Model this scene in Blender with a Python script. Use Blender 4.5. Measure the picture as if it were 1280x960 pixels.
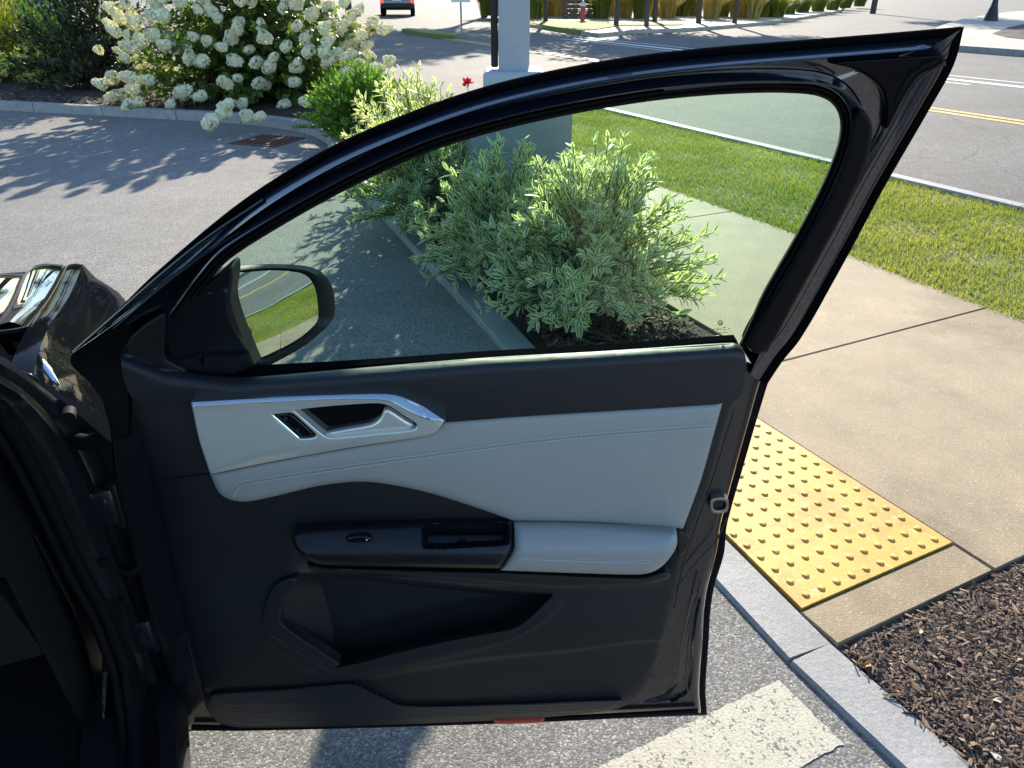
import bpy, bmesh, math, random
import numpy as np
from mathutils import Vector, Matrix
from mathutils.geometry import delaunay_2d_cdt

for o in list(bpy.data.objects): bpy.data.objects.remove(o)
random.seed(7); RNG = np.random.default_rng(7)
S = bpy.context.scene
COL = S.collection

# ------------------------------------------------------------------ camera
F, PITCH, H = 960.0, math.radians(27.5), 1.6
cam = bpy.data.cameras.new('camera'); camo = bpy.data.objects.new('camera', cam); COL.objects.link(camo)
cam.sensor_width = 36; cam.lens = 36 * F / 1280; cam.clip_start = .02; cam.clip_end = 2000
camo.location = (0, 0, H); camo.rotation_euler = (math.pi / 2 - PITCH, 0, 0)
S.camera = camo

# ------------------------------------------------------------------ sky and sun
SUN_EL, SUN_AZ = math.radians(23), math.radians(5)
w = bpy.data.worlds.new('World'); S.world = w; w.use_nodes = True
nt = w.node_tree; bg = nt.nodes['Background']
sky = nt.nodes.new('ShaderNodeTexSky'); sky.sky_type = 'NISHITA'; sky.sun_disc = False
sky.sun_elevation = SUN_EL; sky.sun_rotation = SUN_AZ; sky.air_density = 1.0; sky.dust_density = .25; sky.ozone_density = 3.5
nt.links.new(sky.outputs[0], bg.inputs[0]); bg.inputs[1].default_value = .15
sl = bpy.data.lights.new('sun', 'SUN'); sl.energy = 5.0; sl.angle = math.radians(.53); sl.color = (1, .9, .74)
so = bpy.data.objects.new('sun', sl); COL.objects.link(so)
sd = Vector((math.sin(SUN_AZ) * math.cos(SUN_EL), math.cos(SUN_AZ) * math.cos(SUN_EL), math.sin(SUN_EL)))
so.rotation_euler = (-sd).to_track_quat('-Z', 'Y').to_euler(); so.location = sd * 30
vs = S.view_settings; vs.view_transform = 'Standard'; vs.look = 'None'; vs.gamma = 1; vs.exposure = 1.3
S.render.engine = 'CYCLES'
S.cycles.max_bounces = 8; S.cycles.transparent_max_bounces = 12

# ------------------------------------------------------------------ helpers
WL = {}
def link(o, parent=None, loc=(0, 0, 0)):
    COL.objects.link(o); loc = Vector(loc)
    if parent is not None:
        o.parent = parent; o.location = loc - WL[parent.name]
    else: o.location = loc
    WL[o.name] = loc
    return o
def tag(o, label=None, cat=None, group=None, kind=None):
    if label: o['label'] = label
    if cat: o['category'] = cat
    if group: o['group'] = group
    if kind: o['kind'] = kind
    return o
def empty(name, loc, label, cat, group=None):
    o = bpy.data.objects.new(name, None); o.empty_display_size = .1
    return tag(link(o, None, loc), label, cat, group)
def mk(name, verts, faces, mat, parent=None, smooth=False, attrs=None, loc=(0, 0, 0)):
    me = bpy.data.meshes.new(name)
    if isinstance(faces, np.ndarray):
        v = np.asarray(verts, dtype=np.float32); k = faces.shape[1]; n = len(faces)
        me.vertices.add(len(v)); me.vertices.foreach_set('co', (v - np.array(loc, dtype=np.float32)).ravel())
        me.loops.add(n * k); me.loops.foreach_set('vertex_index', faces.astype(np.int32).ravel())
        me.polygons.add(n); me.polygons.foreach_set('loop_start', np.arange(0, n * k, k, dtype=np.int32))
        me.update(calc_edges=True)
    else:
        l = Vector(loc); me.from_pydata([tuple(Vector(p) - l) for p in verts], [], faces); me.update()
    if smooth: me.polygons.foreach_set('use_smooth', [True] * len(me.polygons))
    if attrs:
        for k, a in attrs.items():
            at = me.attributes.new(k, 'FLOAT', 'POINT'); at.data.foreach_set('value', np.asarray(a, dtype=np.float32))
    me.materials.append(mat)
    return link(bpy.data.objects.new(name, me), parent, loc)
def share(name, src, parent, loc, rot=(0, 0, 0), scale=(1, 1, 1)):
    o = bpy.data.objects.new(name, src.data if hasattr(src, 'data') else src)
    link(o, parent, loc); o.rotation_euler = rot; o.scale = scale
    return o
def fixnormals(o):
    bm = bmesh.new(); bm.from_mesh(o.data); bmesh.ops.recalc_face_normals(bm, faces=bm.faces); bm.to_mesh(o.data); bm.free()
    return o
def autosmooth(o, deg=35):
    bm = bmesh.new(); bm.from_mesh(o.data); bmesh.ops.recalc_face_normals(bm, faces=bm.faces)
    for f in bm.faces: f.smooth = True
    for e in bm.edges:
        if len(e.link_faces) == 2 and e.calc_face_angle(0) > math.radians(deg): e.smooth = False
    bm.to_mesh(o.data); bm.free()
    return o
def bevelled(name, bm, mat, parent=None, off=.004, seg=2, loc=(0, 0, 0)):
    if off > 0:
        ed = [e for e in bm.edges if len(e.link_faces) == 2 and e.calc_face_angle(0) > .5]
        bmesh.ops.bevel(bm, geom=ed, offset=off, segments=seg, profile=.5, affect='EDGES', clamp_overlap=True)
    bmesh.ops.recalc_face_normals(bm, faces=bm.faces)
    me = bpy.data.meshes.new(name); l = Vector(loc)
    for v in bm.verts: v.co -= l
    bm.to_mesh(me); bm.free(); me.materials.append(mat)
    o = link(bpy.data.objects.new(name, me), parent, loc)
    return autosmooth(o, 40)
def boxbm(c, s, rz=0, bm=None):
    bm = bm or bmesh.new()
    r = bmesh.ops.create_cube(bm, size=1, matrix=Matrix.Translation(c) @ Matrix.Rotation(rz, 4, 'Z') @ Matrix.Diagonal((*s, 1)))
    return bm
def box(name, c, s, mat, parent=None, rz=0, off=.004, seg=2):
    return bevelled(name, boxbm(c, s, rz), mat, parent, off, seg)
def prism(pts, z0, z1, bm=None):
    bm = bm or bmesh.new()
    a = [bm.verts.new((p[0], p[1], z0)) for p in pts]; b = [bm.verts.new((p[0], p[1], z1)) for p in pts]
    bm.faces.new(a); bm.faces.new(b)
    n = len(pts)
    for i in range(n): bm.faces.new((a[i], a[(i + 1) % n], b[(i + 1) % n], b[i]))
    return bm
def tube(name, pts, r, mat, parent=None, n=8, rads=None):
    pts = [Vector(p) for p in pts]; V = []; Fc = []
    for i, p in enumerate(pts):
        d = (pts[min(i + 1, len(pts) - 1)] - pts[max(i - 1, 0)]).normalized()
        a = d.cross(Vector((0, 0, 1)) if abs(d.z) < .9 else Vector((1, 0, 0))).normalized(); b = d.cross(a)
        rr = rads[i] if rads else r
        for k in range(n):
            t = 2 * math.pi * k / n; V.append(p + (a * math.cos(t) + b * math.sin(t)) * rr)
    for i in range(len(pts) - 1):
        for k in range(n): Fc.append((i * n + k, i * n + (k + 1) % n, (i + 1) * n + (k + 1) % n, (i + 1) * n + k))
    Fc.append(tuple(range(n))); Fc.append(tuple((len(pts) - 1) * n + k for k in range(n)))
    return autosmooth(mk(name, V, Fc, mat, parent), 50)
def cr(pts, step=4.0, closed=True):
    """Catmull-Rom resample; a point with a third item is a sharp corner"""
    n = len(pts); P = [np.array(p[:2], float) for p in pts]; sh = [len(p) > 2 for p in pts]
    out = []
    rng = range(n) if closed else range(n - 1)
    for i in rng:
        p1, p2 = P[i], P[(i + 1) % n]
        p0 = P[i - 1] if (closed or i > 0) else p1 - (p2 - p1)
        p3 = P[(i + 2) % n] if (closed or i + 2 < n) else p2 + (p2 - p1)
        if sh[i]: p0 = p1 - (p2 - p1)
        if sh[(i + 1) % n]: p3 = p2 + (p2 - p1)
        L = np.linalg.norm(p2 - p1); m = max(1, int(round(L / step)))
        # centripetal-ish: clamp tangents
        t1 = (p2 - p0) * .5; t2 = (p3 - p1) * .5
        for t in (t1, t2):
            l = np.linalg.norm(t)
            if l > L: t *= L / l
        for k in range(m):
            u = k / m
            out.append((2*u**3 - 3*u**2 + 1) * p1 + (u**3 - 2*u**2 + u) * t1 + (-2*u**3 + 3*u**2) * p2 + (u**3 - u**2) * t2)
    if not closed: out.append(P[-1])
    return np.array(out)
def segdist(pts, poly, closed=True):
    a = poly; b = np.roll(poly, -1, axis=0)
    if not closed: a, b = a[:-1], b[:-1]
    d = b - a; L = (d ** 2).sum(1) + 1e-9
    res = np.full(len(pts), 1e9)
    for i in range(0, len(pts), 2000):
        q = pts[i:i + 2000, None, :] - a[None]
        t = np.clip((q * d[None]).sum(2) / L[None], 0, 1)
        res[i:i + 2000] = np.sqrt((((q - t[..., None] * d[None])) ** 2).sum(2).min(1))
    return res
def inside(pts, poly):
    x, y = pts[:, 0], pts[:, 1]; r = np.zeros(len(pts), bool)
    for (x0, y0), (x1, y1) in zip(poly, np.roll(poly, -1, axis=0)):
        c = (y0 > y) != (y1 > y)
        with np.errstate(divide='ignore', invalid='ignore'):
            r ^= c & (x < (x1 - x0) * (y - y0) / (y1 - y0 + 1e-12) + x0)
    return r
def sstep(a, b, x):
    t = np.clip((x - a) / (b - a), 0, 1); return t * t * (3 - 2 * t)

# measuring: a photograph pixel and a surface give a point
CP, SP = math.cos(PITCH), math.sin(PITCH)
def rays(px):
    px = np.asarray(px, float).reshape(-1, 2); a = (px[:, 0] - 640) / F; b = (480 - px[:, 1]) / F
    return np.stack([a, b * SP + CP, b * CP - SP], 1)
def gpt(x, y, z=0.):
    d = rays([(x, y)])[0]; t = (z - H) / d[2]; return Vector((d[0] * t, d[1] * t, z))
def at(x, y, Y):
    d = rays([(x, y)])[0]; t = Y / d[1]; return Vector((d[0] * t, Y, H + d[2] * t))
def surf(x, z):
    u = z - 1.10
    return 1.045 + .04 * x - .19 * (np.sqrt(u * u + .0004) + u) + .10 * np.clip(.62 - z, 0, 1) ** 2 * 0
def D(px, w):
    d = rays(px); w = np.broadcast_to(np.asarray(w, float), (len(d),)); t = 1.05 / d[:, 1]
    for _ in range(14):
        t = (surf(d[:, 0] * t, H + d[:, 2] * t) - w) / d[:, 1] * .6 + .4 * t
    p = d * t[:, None]; p[:, 2] += H
    return p
def relief(name, outline, w, thick, mat, parent, rnd=6., rdepth=.004, bulge=0., holes=(), feats=(), hfn=None, spacing=9., step=4., smooth=True, ex=None):
    poly = cr(outline, step); hp = [cr(h, step) for h in holes]
    allp = [poly]; edges = []; base = 0
    for q in [poly] + hp:
        n = len(q); edges += [(base + i, base + (i + 1) % n) for i in range(n)]; base += n
    pts = [poly] + hp
    loops = [poly] + hp
    fp = [(cr(f, step), dl, fn) for f, dl, fn in feats]
    cand = []
    for q in loops + [f[0] for f in fp]:
        tn = np.roll(q, -1, axis=0) - np.roll(q, 1, axis=0); tn /= np.linalg.norm(tn, axis=1)[:, None] + 1e-9
        nn = np.stack([-tn[:, 1], tn[:, 0]], 1)
        isf = any(q is f[0] for f in fp)
        ds = ([0] + [d for d in next(f[1] for f in fp if f[0] is q)]) if isf else [rnd * .12, rnd * .35, rnd * .65, rnd]
        for dd in ds:
            for sg in ((1, -1) if dd > 0 else (1,)):
                c = q + nn * dd * sg
                k = segdist(c, q) >= dd * .93
                cand.append(c[k])
    x0, y0 = poly.min(0); x1, y1 = poly.max(0)
    gx, gy = np.meshgrid(np.arange(x0, x1, spacing), np.arange(y0, y1, spacing * .87)); gx[::2] += spacing / 2
    g = np.stack([gx.ravel(), gy.ravel()], 1) + RNG.uniform(-.08, .08, (gx.size, 2)) * spacing
    kg = np.ones(len(g), bool)
    for q in loops: kg &= segdist(g, q) > rnd + spacing * .4
    cand.append(g[kg]); c = np.concatenate(cand)
    k = inside(c, poly)
    for h in hp: k &= ~inside(c, h)
    c = c[k]
    dm = np.min([segdist(c, q) for q in loops], axis=0)
    c = c[dm > rnd * .1]
    P = np.concatenate(pts + [c])
    r = delaunay_2d_cdt([Vector(p) for p in P], edges, [], 0, 1e-3)
    V = np.array([tuple(v) for v in r[0]]); T = np.array([f for f in r[2] if len(f) == 3])
    ce = V[T].mean(1); k = inside(ce, poly)
    for h in hp: k &= ~inside(ce, h)
    T = T[k]
    dist = np.min([segdist(V, q) for q in loops], axis=0)
    u = np.clip(dist / rnd, 0, 1)
    hh = w - rdepth * (1 - np.sqrt(np.clip(1 - (1 - u) ** 2, 0, 1))) + bulge * (1 - np.exp(-dist / 45.))
    for q, dl, fn in fp:
        sdist = segdist(V, q) * np.where(inside(V, q), 1, -1); hh = hh + fn(sdist, V)
    if hfn is not None: hh = hh + hfn(V[:, 0], V[:, 1])
    P3 = D(V, hh)
    # thickness
    ec = {}
    for t in T:
        for i in range(3):
            e = (int(t[i]), int(t[(i + 1) % 3])); ec[e] = 1
    bnd = [e for e in ec if (e[1], e[0]) not in ec]
    bv = sorted({i for e in bnd for i in e}); mp = {v: len(P3) + i for i, v in enumerate(bv)}
    back = P3[bv] + np.array([0, thick, 0])
    allv = np.concatenate([P3, back]); faces = [tuple(int(i) for i in t) for t in T]
    faces += [(e[1], e[0], mp[e[0]], mp[e[1]]) for e in bnd]
    if not hp:
        nxt = dict(bnd); lp = [bnd[0][0]]
        while nxt.get(lp[-1]) not in (None, lp[0]) and len(lp) < 5000: lp.append(nxt[lp[-1]])
        faces.append(tuple(mp[i] for i in lp))
    o = mk(name, allv, faces, mat, parent)
    return autosmooth(o, 42)
def ptube(name, px, w, r, mat, parent, step=8, n=6, taper=False):
    q = cr(px, step, closed=False); p = D(q, w)
    rads = None
    if taper: rads = [r * (.25 + .75 * math.sin(math.pi * min(max(i / (len(p) - 1), .04), .96))) for i in range(len(p))]
    return tube(name, p, r, mat, parent, n, rads)

# ------------------------------------------------------------------ materials
class NB:
    def __init__(s, name):
        s.m = bpy.data.materials.new(name); s.m.use_nodes = True; s.nt = s.m.node_tree
        s.b = s.nt.nodes['Principled BSDF']; s.out = s.nt.nodes['Material Output']
    def n(s, t, **kw):
        x = s.nt.nodes.new('ShaderNode' + t)
        for k, v in kw.items():
            if k in x.inputs: s.set(x.inputs[k], v)
            else: setattr(x, k, v)
        return x
    def set(s, sock, v):
        if isinstance(v, bpy.types.NodeSocket): s.nt.links.new(v, sock)
        else: sock.default_value = v
    def pos(s, obj=False):
        return s.n('TexCoord').outputs['Object'] if obj else s.n('NewGeometry').outputs['Position']
    def noise(s, sc, det=4, ro=.55, co=None, obj=False):
        x = s.n('TexNoise', Scale=sc, Detail=det, Roughness=ro); s.set(x.inputs['Vector'], co or s.pos(obj)); return x.outputs['Fac']
    def voro(s, sc, feat='F1', out='Distance', co=None, obj=False):
        x = s.n('TexVoronoi', Scale=sc); x.feature = feat; s.set(x.inputs['Vector'], co or s.pos(obj)); return x.outputs[out]
    def ramp(s, fac, stops):
        x = s.n('ValToRGB'); e = x.color_ramp.elements
        while len(e) > len(stops): e.remove(e[-1])
        while len(e) < len(stops): e.new(.5)
        for q, (p, c) in zip(e, stops): q.position = p; q.color = (*c, 1) if len(c) == 3 else c
        s.set(x.inputs[0], fac); return x.outputs[0]
    def mix(s, f, a, b, mode='MIX'):
        x = s.n('MixRGB', blend_type=mode)
        s.set(x.inputs[0], f); s.set(x.inputs[1], a if not isinstance(a, tuple) else (*a, 1)); s.set(x.inputs[2], b if not isinstance(b, tuple) else (*b, 1))
        return x.outputs[0]
    def math(s, op, a, b=0.):
        x = s.n('Math', operation=op); s.set(x.inputs[0], a); s.set(x.inputs[1], b); return x.outputs[0]
    def attr(s, name):
        return s.n('Attribute', attribute_name=name).outputs['Fac']
    def bump(s, h, st=.3, di=.01):
        x = s.n('Bump', Strength=st, Distance=di); s.set(x.inputs['Height'], h); s.set(s.b.inputs['Normal'], x.outputs[0]); return x
    def p(s, **kw):
        for k, v in kw.items():
            k = {'Base': 'Base Color', 'Coat': 'Coat Weight', 'CoatR': 'Coat Roughness', 'Spec': 'Specular IOR Level', 'Sheen': 'Sheen Weight'}.get(k, k)
            if isinstance(v, tuple) and len(v) == 3: v = (*v, 1)
            s.set(s.b.inputs[k], v)
        return s.m
def simple(name, base, rough=.5, metal=0., bump=None, var=0., spec=.5, coat=0., obj=True):
    b = NB(name); c = (*base, 1)
    if var:
        f = b.noise(18, 5, .6, obj=obj)
        c = b.mix(f, tuple(x * (1 - var) for x in base), tuple(min(1, x * (1 + var)) for x in base))
    b.p(Base=c if not isinstance(c, tuple) else c[:3], Roughness=rough, Metallic=metal, Spec=spec, Coat=coat, CoatR=.03)
    if bump:
        b.bump(b.noise(bump[0], 3, .6, obj=obj), bump[1], bump[2])
    return b.m
def leafmat(name, cen, edge=None, trans=.45, rough=.45, lo=.42, hi=.62, var=.35):
    b = NB(name); r = b.attr('rnd')
    c = b.mix(r, tuple(x * (1 - var) for x in cen), tuple(x * (1 + var) for x in cen))
    if edge:
        e = b.attr('edge'); e = b.math('ADD', e, b.math('MULTIPLY', b.math('SUBTRACT', r, .5), .25))
        c = b.mix(b.ramp(e, [(lo, (0, 0, 0)), (hi, (1, 1, 1))]), c, edge)
    b.p(Base=c, Roughness=rough, Spec=.4)
    t = b.n('BsdfTranslucent'); b.set(t.inputs[0], b.mix(.55, c, (.55, .7, .12), 'OVERLAY'))
    m = b.n('MixShader'); m.inputs[0].default_value = trans
    b.nt.links.new(b.b.outputs[0], m.inputs[1]); b.nt.links.new(t.outputs[0], m.inputs[2]); b.nt.links.new(m.outputs[0], b.out.inputs[0])
    return b.m
MT = {}
def asphalt(name, dark, light, lf=.5, patch=.25, soft=1., crack=.5):
    b = NB(name); co = b.pos()
    st = b.voro(190, out='Color', co=co); stv = b.n('SeparateColor'); b.set(stv.inputs[0], st)
    d = b.voro(190, co=co); fine = b.noise(420, 2, .6, co)
    big = b.noise(.55, 5, .6, co); mid = b.noise(7, 4, .6, co)
    c = b.ramp(stv.outputs[0], [(0, dark), (lf, tuple((x + y) / 2 for x, y in zip(dark, light))), (.86, light), (1, tuple(min(1, x * (1 + .9 * soft)) for x in light))])
    gap = b.ramp(d, [(.30, (1, 1, 1)), (.66, (1 - .55 * soft, 1 - .56 * soft, 1 - .57 * soft))])
    c = b.mix(1., c, gap, 'MULTIPLY')
    f = b.ramp(big, [(.3, (1 - patch,) * 3), (.7, (1 + patch * .3,) * 3)]); c = b.mix(1., c, f, 'MULTIPLY')
    f = b.ramp(mid, [(.3, (.88,) * 3), (.7, (1.08,) * 3)]); c = b.mix(1., c, f, 'MULTIPLY')
    # thin dark cracks
    wv = b.n('TexNoise', Scale=1.3, Detail=5); b.set(wv.inputs['Vector'], co)
    cx = b.n('MixRGB', blend_type='ADD'); cx.inputs[0].default_value = .35; b.set(cx.inputs[1], co); b.set(cx.inputs[2], wv.outputs['Color'])
    cr_ = b.voro(.33, 'DISTANCE_TO_EDGE', co=cx.outputs[0])
    c = b.mix(b.ramp(cr_, [(.0, (crack,) * 3), (.004, (0,) * 3)]), c, (.018, .017, .016))
    b.p(Base=c, Roughness=.88, Spec=.25)
    hgt = b.math('ADD', b.math('MULTIPLY', d, -1.0), b.math('MULTIPLY', fine, .5))
    b.bump(hgt, .32, .004)
    return b.m
MT['asphalt'] = asphalt('asphalt', (.085, .082, .077), (.29, .275, .25))
def concrete(name, base):
    b = NB(name); co = b.pos()
    f = b.noise(3.2, 6, .65, co); g = b.noise(190, 3, .7, co); s = b.voro(240, out='Color', co=co)
    sv = b.n('SeparateColor'); b.set(sv.inputs[0], s)
    c = b.ramp(f, [(.3, tuple(x * .82 for x in base)), (.7, tuple(x * 1.1 for x in base))])
    c = b.mix(1., c, b.ramp(g, [(.3, (.72,) * 3), (.7, (1.2,) * 3)]), 'MULTIPLY')
    oi = b.n('ObjectInfo'); c = b.mix(1., c, b.ramp(oi.outputs['Random'], [(0, (.90,) * 3), (1, (1.06, 1.05, 1.03))]), 'MULTIPLY')
    st_ = b.noise(.9, 7, .7, co); c = b.mix(1., c, b.ramp(st_, [(.36, (.72, .70, .66)), (.5, (1.,) * 3), (.68, (1.07,) * 3)]), 'MULTIPLY')
    c = b.mix(b.ramp(sv.outputs[0], [(.95, (0,) * 3), (.98, (.4,) * 3)]), c, (.58, .54, .46))
    c = b.mix(b.ramp(sv.outputs[1], [(.94, (0,) * 3), (.98, (.5,) * 3)]), c, (.12, .1, .08))
    b.p(Base=c, Roughness=.8); b.bump(b.math('ADD', g, b.math('MULTIPLY', f, .4)), .45, .004)
    return b.m
MT['concrete'] = concrete('sidewalk_concrete', (.345, .262, .155))
MT['far_concrete'] = concrete('pale_concrete', (.43, .37, .28))
def granite():
    b = NB('granite'); co = b.pos()
    s = b.voro(330, out='Color', co=co); sv = b.n('SeparateColor'); b.set(sv.inputs[0], s); f = b.noise(6, 5, .6, co)
    c = b.ramp(sv.outputs[0], [(0, (.225, .221, .212)), (.5, (.275, .27, .259)), (1, (.33, .324, .31))])
    c = b.mix(1., c, b.ramp(f, [(.3, (.75,) * 3), (.7, (1.1,) * 3)]), 'MULTIPLY')
    b.p(Base=c, Roughness=.7); b.bump(b.noise(60, 5, .7, co), .35, .006); return b.m
MT['granite'] = granite()
def paint(name, base, wear, under=(.06, .058, .055)):
    b = NB(name); co = b.pos(); s = b.voro(150, out='Color', co=co); sv = b.n('SeparateColor'); b.set(sv.inputs[0], s)
    d = b.voro(150, co=co); f = b.noise(16, 6, .7, co); g = b.noise(90, 4, .7, co)
    m = b.math('ADD', b.math('MULTIPLY', f, .5), b.math('ADD', b.math('MULTIPLY', g, .55), b.math('MULTIPLY', d, .28)))
    c = b.mix(b.ramp(m, [(wear, (0,) * 3), (wear + .05, (.85,) * 3)]), base, under)
    c = b.mix(1., c, b.ramp(sv.outputs[1], [(0, (.82,) * 3), (1, (1.05,) * 3)]), 'MULTIPLY')
    b.p(Base=c, Roughness=.7); b.bump(b.math('MULTIPLY', d, -1.), .2, .003); return b.m
MT['paint_cream'] = paint('worn_cream_paint', (.44, .41, .315), .73)
MT['paint_white'] = paint('road_white_paint', (.75, .75, .72), .84)
MT['paint_yellow'] = paint('road_yellow_paint', (.72, .42, .07), .84)
def yellow():
    b = NB('yellow_tactile'); co = b.pos(); f = b.noise(26, 6, .75, co); g = b.noise(4, 4, .6, co); h = b.noise(140, 3, .6, co)
    c = b.ramp(g, [(.3, (.55, .29, .032)), (.7, (.64, .36, .05))])
    c = b.mix(b.ramp(f, [(.56, (0,) * 3), (.68, (.8,) * 3)]), c, (.74, .57, .24))
    gm = b.noise(7, 7, .75, co); c = b.mix(1., c, b.ramp(gm, [(.34, (.66, .62, .56)), (.52, (1.,) * 3)]), 'MULTIPLY')
    c = b.mix(b.ramp(h, [(.70, (0,) * 3), (.78, (.5,) * 3)]), c, (.25, .15, .05))
    b.p(Base=c, Roughness=.6); b.bump(h, .3, .002); return b.m
MT['yellow'] = yellow()
def mulchm():
    b = NB('mulch_ground'); co = b.pos(); f = b.noise(45, 6, .7, co); g = b.noise(3, 4, .6, co)
    c = b.ramp(f, [(.3, (.012, .008, .006)), (.55, (.035, .022, .016)), (.8, (.075, .05, .036))])
    b.p(Base=c, Roughness=.9); b.bump(b.math('ADD', f, g), 1., .03); return b.m
MT['mulch'] = mulchm()
def chipm():
    b = NB('mulch_chip'); r = b.attr('rnd')
    c = b.ramp(r, [(0, (.026, .014, .009)), (.5, (.088, .052, .033)), (.85, (.17, .112, .072)), (1, (.30, .22, .15))])
    b.p(Base=c, Roughness=.85); return b.m
MT['chip'] = chipm()
MT['soil'] = simple('lawn_soil', (.17, .17, .05), .95, bump=(30, .8, .02), var=.4, obj=False)
MT['grass'] = leafmat('grass_blade', (.2, .22, .05), None, .45, .5)
_nt = MT['grass'].node_tree; _at = [n_ for n_ in _nt.nodes if n_.type == 'ATTRIBUTE'][0]; _mx = _at.outputs['Fac'].links[0].to_node
_rp = _nt.nodes.new('ShaderNodeValToRGB'); _nt.links.new(_at.outputs['Fac'], _rp.inputs[0])
for _p, _c in ((0., (.13, .18, .03)), (.5, (.28, .285, .06)), (1., (.50, .42, .16))):
    _e = _rp.color_ramp.elements[0 if _p == 0 else -1] if _p in (0., 1.) else _rp.color_ramp.elements.new(_p)
    _e.position = _p; _e.color = (*_c, 1)
for _l in list(_mx.outputs[0].links): _nt.links.new(_rp.outputs[0], _l.to_socket)
MT['black_paint'] = simple('black_car_paint', (.0035, .004, .006), .5, 0, spec=.0, coat=.22)
MT['hood_paint'] = simple('black_hood_paint', (.0035, .004, .006), .5, 0, spec=.0, coat=1.)
MT['frame_paint'] = simple('sky_tinted_frame_paint', (.004, .007, .015), .25, 0, spec=.6, coat=1.)  # blue in the base colour stands in for sky reflected by black paint
MT['frame_paint'].node_tree.nodes['Principled BSDF'].inputs['Coat IOR'].default_value = 1.8
MT['housing'] = simple('dark_mirror_housing', (.006, .0065, .008), .5, spec=.2)
MT['applique'] = simple('matte_black_applique', (.004, .004, .005), .6, spec=.15)
MT['jamb'] = simple('black_jamb_paint', (.012, .0122, .014), .3, 0, spec=.5, coat=.8, var=.2)
MT['rubber'] = simple('black_rubber', (.006, .006, .007), .7, bump=(220, .1, .001), spec=.12)
MT['plastic'] = simple('charcoal_trim', (.0085, .009, .0105), .55, bump=(900, .28, .0006), var=.08)
MT['plastic_soft'] = simple('charcoal_belt_trim', (.012, .013, .016), .52, bump=(700, .4, .0008), var=.08)
MT['plastic_dark'] = simple('black_armrest_trim', (.006, .0068, .010), .4, bump=(900, .15, .0005))
MT['gloss_black'] = simple('gloss_black_switch', (.006, .006, .007), .12)
MT['white_leather'] = simple('pale_leather', (.345, .34, .315), .5, bump=(330, .6, .0012), var=.04)
MT['thread'] = simple('pale_thread', (.5, .52, .54), .7)
MT['silver'] = simple('satin_silver', (.84, .84, .77), .32, .55)
MT['chrome'] = simple('bright_chrome', (.75, .76, .78), .12, 1.)
MT['chrome_satin'] = simple('satin_chrome', (.62, .64, .66), .25, 1.)
MT['mirror'] = simple('mirror_glass', (.86, .88, .86), .005, 1.)
MT['red'] = simple('red_reflector', (.35, .02, .015), .25)
MT['bead'] = simple('seam_sealer', (.045, .042, .038), .5)
MT['brass'] = simple('zinc_metal', (.35, .33, .28), .4, 1.)
MT['dark_interior'] = simple('dark_interior', (.012, .012, .014), .7, bump=(400, .2, .001))
MT['carpet'] = simple('black_carpet', (.01, .01, .011), .95, bump=(300, .6, .003))
def ribs():
    b = NB('ribbed_grille'); p = b.pos(); sx = b.n('SeparateXYZ'); b.set(sx.inputs[0], p)
    m = b.math('SINE', b.math('MULTIPLY', sx.outputs[2], 2 * math.pi / .0055))
    b.p(Base=(.008, .0085, .010), Roughness=.5); b.bump(m, .8, .002); return b.m
MT['ribs'] = ribs()
def glass(name, tint, f0=.045, rough=0.):
    b = NB(name); t = b.n('BsdfTransparent'); t.inputs[0].default_value = (*tint, 1)
    g = b.n('BsdfGlossy', Roughness=rough); lw = b.n('LayerWeight', Blend=.5); m = b.n('MixShader')
    fac = b.math('ADD', b.math('MULTIPLY', b.math('POWER', lw.outputs['Facing'], 5.), .9), f0)
    b.set(m.inputs[0], fac); b.nt.links.new(t.outputs[0], m.inputs[1]); b.nt.links.new(g.outputs[0], m.inputs[2])
    b.nt.links.new(m.outputs[0], b.out.inputs[0]); return b.m
MT['glass'] = glass('green_window_glass', (.81, .93, .868))
MT['screen_glass'] = glass('windscreen_glass', (.7, .78, .73))
MT['etch'] = simple('etched_mark', (.05, .055, .05), .8)
MT['pole'] = simple('grey_pole_paint', (.30, .335, .36), .5, bump=(60, .1, .002), var=.08, obj=False)
MT['pedestal'] = simple('grey_pedestal', (.20, .21, .21), .8, bump=(45, .5, .004), var=.2, obj=False)
MT['black_metal'] = simple('black_metal', (.008, .008, .009), .5)
MT['bark'] = simple('bark', (.07, .055, .045), .9, bump=(25, .9, .02), var=.4)
MT['stem'] = simple('green_stem', (.09, .11, .04), .7, var=.3)
MT['twig'] = simple('brown_twig', (.08, .05, .03), .8, var=.3)
MT['rust'] = simple('rusty_iron', (.10, .035, .02), .75, bump=(60, .5, .004), var=.4, obj=False)

# ------------------------------------------------------------------ street frame
PHI = math.radians(26.8); DV = Vector((-math.sin(PHI), math.cos(PHI), 0)); NV = Vector((math.cos(PHI), math.sin(PHI), 0))
def st(s, t, z=0.): return NV * s + DV * t + Vector((0, 0, z))
def sta(s, t, z):
    s, t, z = np.broadcast_arrays(np.asarray(s, float), np.asarray(t, float), np.asarray(z, float))
    return np.stack([NV.x * s + DV.x * t, NV.y * s + DV.y * t, z], -1)
def walkz(t): return .022 + +.045 * sstep(2.45, 4.3, np.asarray(t, float))
def curbz(t): t = np.asarray(t, float); return .018 + .045 * sstep(.97, -1.2, t) + .040 * sstep(2.5, 4.0, t) + .062 * sstep(5.5, 8., t)
def curbs(t): return 1.31 + .09 * max(0., t - .97)   # the curb runs slightly askew to the street

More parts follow.
